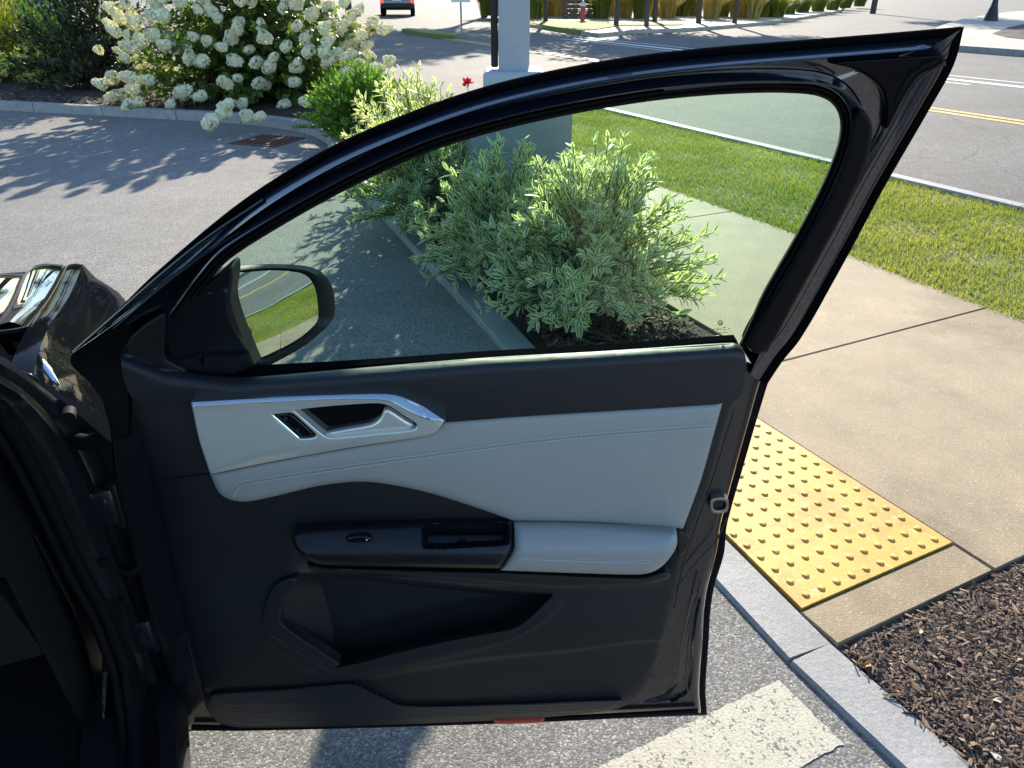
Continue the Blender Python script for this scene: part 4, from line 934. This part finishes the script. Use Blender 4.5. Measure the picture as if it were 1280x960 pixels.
def shrub(name, label, cat, c, rx, ry, h, nst, nlf, L, W, mat, seed, group=None, start=.35, zlow=.05, stemmat=None, hi=True, up=.25, spread=.9, droop=.15, skirt=.15, flat=1.0, fold=.25):
    r = np.random.default_rng(seed); c = np.array(c, float); root = empty(name, c, label, cat, group); segs = []; PP = []; AA = []; NN = []; LL = []; RR = []
    for i in range(nst):
        th = r.uniform(0, 6.283); cz = r.uniform(-skirt, 1) ** flat if skirt <= 0 else r.uniform(-skirt, 1); rad = math.sqrt(max(0, 1 - max(cz, 0) ** 2)) * r.uniform(.78, 1.08)
        lump = 1 + .16 * math.sin(3 * th + seed) + .08 * math.sin(7 * th + cz * 5)
        end = c + np.array([rx * rad * math.cos(th) * lump, ry * rad * math.sin(th) * lump, max(zlow, h * (.12 + .88 * max(cz, -.12)) * r.uniform(.85, 1.08))])
        b0 = c + np.array([r.normal(0, .12 * rx), r.normal(0, .12 * ry), 0])
        mid = b0 * .5 + end * .5 + np.array([0, 0, .12 * h]) - (end - b0) * np.array([.12, .12, 0])
        ts = np.linspace(0, 1, 7); pts = [(1 - t) ** 2 * b0 + 2 * t * (1 - t) * mid + t * t * end for t in ts]; segs.append(pts)
        k = nlf + int(r.integers(-2, 3)); t = np.sort(1 - (1 - start) * r.random(k) ** 1.25); t[-3:] = 1.0
        p = ((1 - t) ** 2)[:, None] * b0 + (2 * t * (1 - t))[:, None] * mid + (t * t)[:, None] * end
        d = nrm((2 * (1 - t))[:, None] * (mid - b0) + (2 * t)[:, None] * (end - mid)); ph = r.uniform(0, 6.28) + np.arange(k) * 2.4
        a = nrm(np.cross(d, np.array([.21, .37, .9]))); b_ = np.cross(d, a); q = a * np.cos(ph)[:, None] + b_ * np.sin(ph)[:, None]
        ax = d * r.uniform(.3, 1.1, k)[:, None] + q * (spread * r.uniform(.45, 1.05, k))[:, None] + r.normal(0, .18, (k, 3)) + np.array([0, 0, up])
        PP.append(p); AA.append(ax); NN.append(d + np.array([0, 0, .6])); LL.append(L * r.uniform(.45, 1.25, k) * (1 - .25 * (t > .97))); RR.append(np.clip(r.normal(.5, .22, k), 0, 1))
    P = np.concatenate(PP); Ln = np.concatenate(LL)
    V, T, E, R = leafmesh(P, np.concatenate(AA), np.concatenate(NN), Ln, Ln * W / L, np.concatenate(RR), hi, droop=droop, fold=fold)
    mk('foliage', V, T, mat, root, True, attrs={'edge': E, 'rnd': R})
    V, T = stemmesh(segs, .006, .002); mk('stems', V, T, stemmat or MT['twig'], root)
    return root, segs
MT['varieg'] = leafmat('variegated_leaf', (.18, .255, .085), (.86, .85, .52), .5, .45, .34, .50)
MT['varieg_dk'] = leafmat('variegated_leaf_green', (.13, .20, .065), (.70, .73, .42), .48, .42, .44, .60)
MT['hyd_leaf'] = leafmat('hydrangea_leaf', (.12, .18, .03), None, .55, .45)
MT['yew'] = leafmat('bright_green_shrub_leaf', (.13, .24, .035), None, .5, .45, var=.5)
MT['conifer'] = leafmat('dark_shrub_leaf', (.028, .045, .018), None, .3, .5, var=.5)
MT['chart'] = leafmat('chartreuse_leaf', (.34, .38, .10), (.8, .76, .32), .55, .5, .35, .55)
MT['straw'] = leafmat('straw_grass', (.62, .48, .2), None, .6, .6, var=.45)
MT['greengrass'] = leafmat('tall_green_grass', (.27, .28, .06), None, .6, .6, var=.55)
MT['tree_leaf'] = leafmat('tree_leaf', (.05, .08, .022), None, .4, .5, var=.5)
MT['petal'] = leafmat('cream_petal', (.82, .77, .56), None, .3, .6, var=.14)
MT['red_petal'] = leafmat('red_petal', (.6, .02, .04), None, .4, .5, var=.2)

# variegated shrubs in the bed by the pole
SG = 'variegated shrubs in the curb bed'
shrub('variegated_shrub', 'largest variegated shrub with cream-edged leaves, beside the sidewalk behind the door window', 'shrub', (.40, 3.80, .10), .56, .46, .80, 280, 30, .078, .0130, MT['varieg'], 21, SG, .3)
shrub('variegated_shrub', 'variegated shrub directly in front of the grey pole pedestal', 'shrub', (-.05, 4.34, .10), .46, .38, .70, 190, 30, .078, .0130, MT['varieg'], 22, SG, .3)
shrub('variegated_shrub', 'darker variegated shrub left of the pole pedestal, spilling over the curb', 'shrub', (-.56, 5.32, .10), .56, .52, .88, 230, 30, .082, .0135, MT['varieg_dk'], 23, SG, .3)
shrub('variegated_shrub', 'variegated shrub between the bright green shrub and the pole, seen above the door frame', 'shrub', (-.85, 6.75, .10), .55, .5, .86, 130, 20, .085, .015, MT['varieg'], 24, SG, .35)
# bright green shrub, hydrangea
shrub('green_shrub', 'bright green fine-leaved shrub between the white hydrangea and the door frame', 'shrub', (-1.66, 8.95, .10), .64, .56, .74, 320, 34, .075, .011, MT['yew'], 31, None, .4, up=.55, spread=.75, hi=False, droop=0, stemmat=MT['stem'])
HC = np.array((-3.72, 12.0, .10))
hy, hsegs = shrub('hydrangea', 'large hydrangea bush covered in cream white flower heads behind the curb', 'hydrangea', HC, 1.72, 1.35, 1.98, 560, 17, .135, .046, MT['hyd_leaf'], 41, None, .35, up=.1, spread=1., hi=False, droop=.3)
# flower heads: cones of four-petalled florets
def headmesh(seed, n=150):
    r = np.random.default_rng(seed); u = (np.arange(n) + .5) / n; th = np.arange(n) * 2.39996; z = .22 * (1 - u) - .02
    rad = .088 * np.sqrt(np.clip(np.minimum(1, (1 - (z / .21)) * 1.25), 0, 1)) * (1 + .18 * np.sin(th * 2 + seed)) * sstep(-.04, .03, z + .01); rad = np.maximum(rad, .01)
    P = np.stack([rad * np.cos(th), rad * np.sin(th), z], 1) + r.normal(0, .006, (n, 3)); N = nrm(np.stack([np.cos(th), np.sin(th), .55 + 0 * th], 1) + r.normal(0, .25, (n, 3)))
    a = nrm(np.cross(N, [0, .1, 1])); b = np.cross(N, a); V = []; T = []; k0 = 0
    PP, AA, NN = [], [], []
    for q in range(4):
        ph = q * math.pi / 2 + .3; PP.append(P); AA.append(a * math.cos(ph) + b * math.sin(ph) + N * .25); NN.append(N)
    m = 4 * n; L = r.uniform(.020, .028, m)
    return leafmesh(np.concatenate(PP), np.concatenate(AA), np.concatenate(NN), L, L * .55, np.tile(r.random(n), 4), False)
hm = []
for s_ in range(3):
    V, T, E, R = headmesh(50 + s_); o = mk('flower_head', V, T, MT['petal'], hy, False, attrs={'edge': E, 'rnd': R}, loc=(0, 0, 0)); hm.append(o)
r = np.random.default_rng(5); ends = [np.array(s_[-1]) for s_ in hsegs]; used = []; k = 0
cand = sorted(ends, key=lambda p: p[1] + .35 * r.random())
tgt = [gpt(x, y, z) for x, y, z in ((262, 152, .18), (278, 140, .25), (250, 158, .12), (308, 142, .2), (285, 130, .35), (325, 145, .18))]
for p in [np.array(t) for t in tgt] + cand:
    if len(used) >= 240: break
    if p[2] < .12 or (used and min(np.linalg.norm(p - q) for q in used) < .135): continue
    used.append(p); d = nrm(p - (HC + np.array([0, 0, .5]))) + r.normal(0, .25, 3); d[2] += .15
    q = Vector(d).to_track_quat('Z', 'Y').to_euler(); sc = r.uniform(.6, .98)
    if k < 3: o = hm[k]; o.location = Vector(p) - WL[hy.name]; o.rotation_euler = q; o.scale = (sc,) * 3
    else: share('flower_head', hm[k % 3], hy, Vector(p), q, (sc * r.uniform(.85, 1.1), sc, sc * r.uniform(.8, 1.1)))
    k += 1
# shrubs left of the hydrangea
shrub('dark_shrub', 'tall dark green shrub left of the hydrangea', 'shrub', (-6.75, 13.4, .1), 1.15, .95, 1.95, 320, 26, .11, .022, MT['conifer'], 61, None, .35, up=.3, hi=False)
shrub('grey_green_shrub', 'pale leafy shrub behind the dark shrub at the top left', 'shrub', (-7.9, 14.9, .1), 1.1, .8, 1.9, 240, 20, .10, .02, MT['yew'], 62, None, .45, up=.5, hi=False)
for k, (x, y) in enumerate([(40, 100), (78, 104), (12, 104)]):
    g_ = gpt(x, y, .1)
    shrub('chartreuse_plant', ['low chartreuse leafy plant in the middle of the left bed edge', 'low chartreuse plant beside the foot of the dark shrub', 'low chartreuse plant at the left picture edge'][k], 'plant', tuple(g_), .55, .4, .5, 60, 16, .11, .028, MT['chart'], 63 + k, 'chartreuse plants along the left bed', .35, hi=False)
def clump(name, label, c, rx, h, n, mats, seed, group=None, wid=.007, arch_=.45, plume=0):
    r = np.random.default_rng(seed); c = np.array(c, float); root = empty(name, c, label, 'ornamental grass', group); th = r.uniform(0, 6.28, n); rr = rx * .35 * np.sqrt(r.random(n))
    b = c + np.stack([rr * np.cos(th), rr * np.sin(th), 0 * th], 1); th2 = th + r.normal(0, .6, n); hh = h * r.uniform(.6, 1.05, n); out = rx * r.uniform(.1, 1., n)
    d = np.stack([np.cos(th2), np.sin(th2), 0 * th], 1); sx = np.stack([-np.sin(th2), np.cos(th2), 0 * th], 1) * wid
    V = []
    for t, wv in ((0, 1), (.4, 1), (.75, .8)):
        p = b + d * (out * t * t * 1.0)[:, None] + np.array([0, 0, 1.]) * (hh * (t - arch_ * .3 * t ** 3))[:, None]; V += [p - sx * wv, p + sx * wv]
    V.append(b + d * (out * 1.1)[:, None] + np.array([0, 0, 1.]) * (hh * (1 - arch_ * .35))[:, None])
    V = np.stack(V, 1).reshape(-1, 3); q = (np.arange(n) * 7)[:, None]
    T = np.concatenate([q + np.array([t]) for t in ((0, 1, 3), (0, 3, 2), (2, 3, 5), (2, 5, 4), (4, 5, 6))])
    mk('blades', V, T, mats[0], root, attrs={'rnd': np.repeat(r.random(n), 7)})
    if plume:
        m = plume; th = r.uniform(0, 6.28, m); bp = c + np.stack([rx * .5 * r.random(m) * np.cos(th), rx * .5 * r.random(m) * np.sin(th), h * r.uniform(.55, 1.1, m)], 1)
        k = 26; P = np.repeat(bp, k, 0) + np.stack([r.normal(0, .018, m * k), r.normal(0, .018, m * k), r.uniform(0, .3, m * k)], 1); A = r.normal(0, .5, (m * k, 3)) + np.array([0, 0, 1.]); L = r.uniform(.03, .08, m * k)
        Vv, Tv, E, R = leafmesh(P, A, r.normal(0, 1, (m * k, 3)), L, L * .16, r.random(m * k), False)
        mk('plumes', Vv, Tv, mats[1], root, attrs={'edge': E, 'rnd': R})
    return root
clump('ornamental_grass', 'pale plumed ornamental grass behind the dark shrub', (-9.0, 14.6, .1), .8, 1.75, 700, (MT['greengrass'], MT['straw']), 71, None, plume=36)
clump('ornamental_grass', 'golden arching grass mound at the top left corner', (-12.6, 18.4, .05), .9, .75, 900, (MT['straw'],), 72, None, arch_=1.)
# red flower
rf = empty('red_flower', (-.36, 6.6, .1), 'single red flower on a thin stem just above the door frame', 'flower')
pf = np.array(at(585, 103, 6.6)); V, T = stemmesh([[(-.36, 6.6, .1), (-.36, 6.6, .6), pf]], .004, .003); mk('stem', V, T, MT['stem'], rf)
r = np.random.default_rng(3); n = 22; A = r.normal(0, 1, (n, 3)); L = r.uniform(.035, .06, n); V, T, E, R = leafmesh(np.repeat(pf[None], n, 0), A, r.normal(0, 1, (n, 3)), L, L * .4, r.random(n)); mk('petals', V, T, MT['red_petal'], rf, attrs={'edge': E, 'rnd': R})

# ------------------------------------------------------------------ light pole
PX, PY = .012, 5.08
pole = empty('light_pole', (PX, PY, 0), 'grey square light pole on a wide concrete pedestal behind the shrubs', 'light pole')
bevelled('pedestal', boxbm((PX, PY + .0, .46), (.60, .60, .95), .22), MT['pedestal'], pole, .02, 3)
bevelled('base_cover', boxbm((PX, PY, 1.035), (.37, .37, .21), 0), MT['pole'], pole, .03, 4)
bevelled('shaft', boxbm((PX, PY, 3.9), (.185, .185, 5.6), 0), MT['pole'], pole, .018, 3)
bevelled('conduit', boxbm((PX - .118, PY - .02, 3.55), (.042, .05, 4.80), 0), MT['black_metal'], pole, .006, 2)
for z in (1.6, 2.6, 3.6): bevelled('strap', boxbm((PX - .01, PY, z), (.262, .20, .02), 0), MT['black_metal'], pole, .003, 1)
bevelled('lamp_head', boxbm((PX, PY - .5, 6.72), (.34, 1.1, .14), 0), MT['pole'], pole, .03, 3)
# drain grate by the curb
gp = gpt(335, 176, .006); dg = empty('drain_grate', gp, 'rusty brown drain grate in the asphalt below the hydrangea', 'drain grate')
bevelled('frame', boxbm(gp + Vector((0, 0, .004)), (.62, .62, .008), -.35), MT['rust'], dg, .002, 1)
for k in range(7): bevelled('bar', boxbm(gp + Matrix.Rotation(-.35, 3, 'Z') @ Vector((-.24 + k * .08, 0, .014)), (.035, .52, .012), -.35), MT['rust'], dg, .002, 1)

# ------------------------------------------------------------------ across the road
fs = tag(sheet('far_sidewalk', [st(20.75, -60)[:2], st(60, -60)[:2], st(60, 9)[:2], st(34, 14)[:2], gpt(1225, 22)[:2], gpt(1165, 37)[:2], gpt(1150, 50)[:2], st(20.75, 18.2)[:2]], .15, MT['far_concrete'])) if False else None
fpoly = [st(20.8, -60), st(60, -60), st(60, 2), gpt(1330, 14), gpt(1262, 18), gpt(1205, 27), gpt(1172, 38), gpt(1160, 50), st(20.8, 15.3)]
bm = prism([(p.x, p.y) for p in fpoly], -.05, .15); o = bevelled('far_sidewalk', bm, MT['far_concrete'], None, .02, 2); tag(o, kind='structure')
fk = tag(strip('far_curb', 20.6, 20.78, -60, 15.2, -.01, MT['granite']), kind='structure')
for k in range(14): curb_piece(fk, [(st(20.64, 15.2 - 2.2 * (k + 1)), .155), (st(20.64, 15.2 - 2.2 * k), .155)], w=.155)
fm = [gpt(1240, 42, .15), gpt(1262, 34, .15), gpt(1290, 28, .15), gpt(1340, 32, .15), gpt(1330, 52, .15), gpt(1285, 50, .15), gpt(1258, 47, .15)]
tag(bumpy('far_mulch_bed', [p[:2] for p in fm], .158, .12, MT['mulch'], .3), kind='structure')
b_ = gpt(1238, 26, .15)
lp = empty('lamp_post', b_, 'black post with a wide flared base on the corner across the road', 'lamp post')
pts = [b_ + Vector((0, 0, z)) for z in (0, .08, .35, .6, .9, 3.2)]; tube('base', pts[:5], .1, MT['black_metal'], lp, 12, [.32, .30, .22, .15, .10]); tube('shaft', pts[4:], .09, MT['black_metal'], lp, 12)
# far island with grass, hydrant, stone pier and tall grasses
def isl(px, z=.13): return [gpt(x, y, z) for x, y in px]
def island(name, px, mat, h=.13, parent=None):
    p = isl(px, h); bm = prism([(q.x, q.y) for q in p], -.03, h); o = bevelled(name, bm, mat, parent, .03, 1); return tag(o, kind='structure')
MT['farlawn'] = simple('far_lawn', (.17, .21, .04), .95, bump=(8, .6, .05), var=.5, obj=False)
island('far_island', [(640, 27), (705, 35.5), (735, 40), (748, 41.5), (800, 37), (860, 35), (900, 32), (960, 27), (1010, 20), (1050, 13), (1060, 4), (930, 4), (640, 4)], MT['far_concrete'])
island('far_lawn', [(655, 27), (690, 33), (725, 37.5), (745, 36.5), (775, 31.5), (850, 31), (855, 29), (770, 28.5), (730, 26), (660, 24.5)], MT['farlawn'], .16)
island('median_lawn', [(502, 36), (540, 42), (568, 44), (574, 42), (545, 38), (510, 35)], MT['farlawn'], .12)
GG = 'tall ornamental grasses along the far island'
r = random.Random(4); specs = [(612 + i * 17 + r.uniform(-5, 5), r.uniform(19, 24)) for i in range(22)] + [(985, 17), (1003, 15), (1022, 14), (1040, 12), (1056, 10), (1074, 8)]
specs = [(x, y) for x, y in specs if not 700 < x < 750]
specs.sort()
for k, (x, y) in enumerate(specs):
    q = gpt(x, y, .13); grn = x > 960
    clump('ornamental_grass', 'tall green and straw coloured grass clump in the hedge-like row across the road', q, 1.05, 1.9 if not grn else 1.4, 650, ((MT['greengrass'] if (k % 3 == 0 or grn) else MT['straw']), MT['straw']), 100 + k, GG, wid=.013, arch_=.6, plume=0 if grn else 22)
# stone pier
sp = gpt(727, 22, .13); pier = empty('stone_pier', sp, 'brown stone wall pier with a flat cap across the road', 'stone wall')
MT['brownstone'] = simple('brown_stone', (.17, .12, .085), .9, bump=(9, .8, .03), var=.45, obj=False); MT['capstone'] = simple('capstone', (.26, .21, .16), .85, var=.2, obj=False)
for iz in range(4):
    x = -1.0; j = 0
    while x < .95:
        l = min(random.uniform(.28, .5), 1.0 - x); bevelled('stone', boxbm(sp + Vector((x + l / 2, random.uniform(-.02, .02), .10 + iz * .2)), (l - .02, .55, .185), 0), MT['brownstone'], pier, .02, 1); x += l
bevelled('cap', boxbm(sp + Vector((0, 0, .86)), (2.15, .7, .09), 0), MT['capstone'], pier, .02, 1)
# hydrant
hp_ = gpt(728, 27, .13); hyd = empty('fire_hydrant', hp_, 'red fire hydrant with a white top on the far lawn', 'hydrant'); MT['hred'] = simple('hydrant_red', (.45, .06, .05), .5); MT['hwhite'] = simple('hydrant_white', (.7, .7, .7), .5)
tube('barrel', [hp_ + Vector((0, 0, z)) for z in (0, .05, .06, .55, .56, .62)], .1, MT['hred'], hyd, 14, [.17, .17, .11, .11, .15, .15]); tube('bonnet', [hp_ + Vector((0, 0, z)) for z in (.62, .70, .77, .79, .85)], .1, MT['hwhite'], hyd, 14, [.14, .125, .07, .04, .035])
for s_ in (-1, 1): tube('nozzle', [hp_ + Vector((s_ * .1, 0, .45)), hp_ + Vector((s_ * .2, 0, .45))], .06, MT['hwhite'], hyd, 10)
tube('pumper_nozzle', [hp_ + Vector((0, -.1, .42)), hp_ + Vector((0, -.2, .42))], .075, MT['hred'], hyd, 10)
# sign post
q = gpt(577, 43, .12); sg = empty('sign_post', q, 'white road sign on a thin grey post at the median tip', 'road sign'); MT['galv'] = simple('galvanised', (.25, .26, .27), .5, .6); MT['signw'] = simple('sign_white', (.75, .76, .76), .5)
tube('post', [q, q + Vector((0, 0, 2.1))], .03, MT['galv'], sg, 8)
z0 = at(577, 8, q.y).z; box('plate', q + Vector((0, -.04, z0 + .42)), (.62, .012, .84), MT['signw'], sg, 0, .004); box('symbol', q + Vector((.0, -.049, z0 + .36)), (.10, .004, .42), MT['black_metal'], sg, .12, .001)
for x in (808, ):
    pass
# tree rows
def crown(seed, R, Hc, n, L):
    r = np.random.default_rng(seed); k = 26; cl = nrm(r.normal(0, 1, (k, 3))) * (r.random((k, 1)) ** .4) * np.array([R, R, Hc]) * .8; ci = r.integers(0, k, n)
    P = cl[ci] + nrm(r.normal(0, 1, (n, 3))) * (r.random((n, 1)) ** .5) * np.array([R, R, Hc]) * .38
    Ls = L * r.uniform(.7, 1.3, n); V, T, E, Rn = leafmesh(P, r.normal(0, 1, (n, 3)) + np.array([0, 0, -.2]), r.normal(0, .5, (n, 3)) + np.array([0, 0, 1.]), Ls, Ls * .36, r.random(n), False)
    return V, T, E, Rn, cl
V, T, E, Rn, cl = crown(8, 2.3, 2.2, 5200, .20)
tree0 = {}
def tree(loc, label, group, sc=1., trunk=1.0, lean_=0.):
    loc = Vector(loc); root = empty('street_tree', loc, label, 'tree', group); hb = 4.6 * sc
    if 'c' not in tree0:
        tree0['c'] = mk('crown', V, T, MT['tree_leaf'], root, attrs={'edge': E, 'rnd': Rn}, loc=(0, 0, 0)); c_ = tree0['c']
        segs = [[(0, 0, -4.6), (.03, .02, -3.2), (0, 0, -2.0), (.05, 0, -.6)]]; VV, TT = stemmesh(segs, .105, .07, 10); s2 = [[(0, 0, -2.2), tuple(cl[i] * .5 + np.array([0, 0, -.7])), tuple(cl[i])] for i in range(14)]; V3, T3 = stemmesh(s2, .06, .015, 6)
        tree0['t'] = mk('trunk', VV, TT, MT['bark'], root, True); tree0['b'] = mk('limbs', V3, T3, MT['bark'], root, True); trio = [c_, tree0['t'], tree0['b']]
    else: trio = [share(nm, tree0[k_], root, loc) for nm, k_ in (('crown', 'c'), ('trunk', 't'), ('limbs', 'b'))]
    yaw = random.uniform(0, 6.28)
    for o_ in trio: o_.location = (0, 0, hb); o_.scale = (sc,) * 3; o_.rotation_euler = (0, 0, yaw)
    return root
TG = 'young street trees across the road'
for k, (x, y) in enumerate([(682, 27), (770, 32), (808, 33), (818, 27), (873, 29), (918, 29)]):
    tree(gpt(x, y, .13), ['slim tree trunk just right of the grey pole across the road', 'tree trunk between the hydrant and the right-hand trunks across the road', 'front one of two neighbouring trunks across the road', 'rear one of two neighbouring trunks across the road', 'pale trunk in front of the tall grasses, second from the right', 'rightmost trunk in front of the tall grasses'][k], TG, [1., .95, .9, 1.05, 1.1, 1.][k])
for k, (x, y) in enumerate([(-9, 47), (-1.5, 46), (-16, 44), (-22, 36), (-30, 40), (-27, 30), (-38, 34), (-36, 25), (22, 52), (36, 46), (48, 38)]):
    tree((x, y, 0), 'unseen leafy tree ahead of the car, added to fill the hood reflection', 'roadside trees beyond the intersection', random.uniform(1.3, 1.8))
for k, (x, y, q_) in enumerate([(-13.5, 21, 1.5), (-17, 25, 1.8), (-21, 19, 1.8), (-19, 30, 2.), (-17, 33, 1.9), (-24, 44, 2.5), (-33, 48, 2.7), (-42, 42, 2.6), (-30, 34, 2.1), (-44, 30, 2.4), (-14, 52, 2.4), (-50, 22, 2.5)]):  # out of view, added so the hood reflects foliage instead of bright horizon
    tree((x, y, 0), 'unseen leafy tree ahead of the car, added to fill the hood reflection', 'roadside trees beyond the intersection', q_)
# vehicles far off
def suv(loc, rz, paint_, label, group=None, lit=False):
    root = empty('parked_suv', loc, label, 'car', group); root.rotation_euler = (0, 0, rz)
    R3 = Matrix.Rotation(rz, 4, 'Z'); 
    def part(name, bm, mat, off=.03, seg=2, parent=root):
        ed = [e for e in bm.edges if len(e.link_faces) == 2 and e.calc_face_angle(0) > .5]
        if off: bmesh.ops.bevel(bm, geom=ed, offset=off, segments=seg, profile=.5, affect='EDGES', clamp_overlap=True)
        bmesh.ops.recalc_face_normals(bm, faces=bm.faces); me = bpy.data.meshes.new(name); bm.to_mesh(me); bm.free(); me.materials.append(mat); o_ = bpy.data.objects.new(name, me); COL.objects.link(o_); o_.parent = parent; WL[o_.name] = Vector(loc); return autosmooth(o_, 40)
    def ext(prof, hw, taper=1.):
        bm = bmesh.new(); a = [bm.verts.new((-hw * (taper if z > 1.1 else 1), y, z)) for y, z in prof]; b = [bm.verts.new((hw * (taper if z > 1.1 else 1), y, z)) for y, z in prof]; bm.faces.new(a); bm.faces.new(b[::-1]); n_ = len(prof)
        for i in range(n_): bm.faces.new((a[i], b[i], b[(i + 1) % n_], a[(i + 1) % n_]))
        return bm
    part('body', ext([(-2.25, .45), (-2.28, .8), (-2.2, 1.08), (1.0, 1.06), (2.1, .95), (2.3, .75), (2.25, .4), (1.9, .32), (-1.9, .32)], .93), paint_, .07, 3)
    cab = part('cabin', ext([(-2.15, 1.06), (-1.75, 1.70), (-1.5, 1.76), (.1, 1.74), (.95, 1.06)], .90, .80), MT['gloss_black'], .05, 2)
    part('roof', ext([(-1.72, 1.74), (-1.5, 1.80), (0, 1.78), (.15, 1.73)], .92, .78), paint_, .02, 1)
    for s_ in (-1, 1):
        part('tail_light', boxbm((s_ * .82, -2.24, .84), (.15, .14, .40)), MT['taillight'] if lit else MT['red'], .02, 1); part('head_light', boxbm((s_ * .72, 2.2, .80), (.36, .16, .14)), MT['chrome'], .02, 1)
        for y in (-1.4, 1.4):
            bm = bmesh.new(); bmesh.ops.create_cone(bm, cap_ends=True, segments=20, radius1=.36, radius2=.36, depth=.24, matrix=Matrix.Translation((s_ * .83, y, .36)) @ Matrix.Rotation(math.pi / 2, 4, 'Y')); wl = part('wheel', bm, MT['rubber'], .03, 2)
            bm = bmesh.new(); bmesh.ops.create_cone(bm, cap_ends=True, segments=14, radius1=.2, radius2=.22, depth=.02, matrix=Matrix.Translation((s_ * .955, y, .36)) @ Matrix.Rotation(math.pi / 2, 4, 'Y')); part('rim', bm, MT['silver'], 0, 1, wl)
    part('bumper', boxbm((0, -2.27, .55), (1.75, .16, .26)), MT['plastic'], .04, 2); part('licence_plate', boxbm((0, -2.31, .86), (.5, .02, .16)), MT['signw'], .004, 1)
    return root
b = NB('tail_light_lit'); MT['taillight'] = b.p(Base=(.5, .02, .02), Roughness=.3, **{'Emission Color': (1, .08, .05), 'Emission Strength': .6})
MT['carpaint_dark'] = simple('dark_blue_paint', (.012, .016, .024), .3, coat=1.); MT['carpaint_white'] = simple('white_car_paint', (.6, .62, .64), .3, coat=1.); MT['carpaint_blue'] = simple('blue_grey_paint', (.08, .14, .22), .3, coat=1.)
tk = gpt(498, 19); suv(tk, .12, MT['carpaint_dark'], 'dark SUV driving away with red tail lights lit at the top edge', lit=True)
c1 = gpt(2, 48); suv(c1 + Vector((-.6, 1.5, 0)), 1.2, MT['carpaint_blue'], 'parked car at the left picture edge behind the golden grass'); c2 = gpt(38, 32); suv(c2 + Vector((-.3, 1.5, 0)), 1.3, MT['carpaint_white'], 'pale parked car partly hidden behind the plumed grass')
# white car on the road, seen in the door mirror
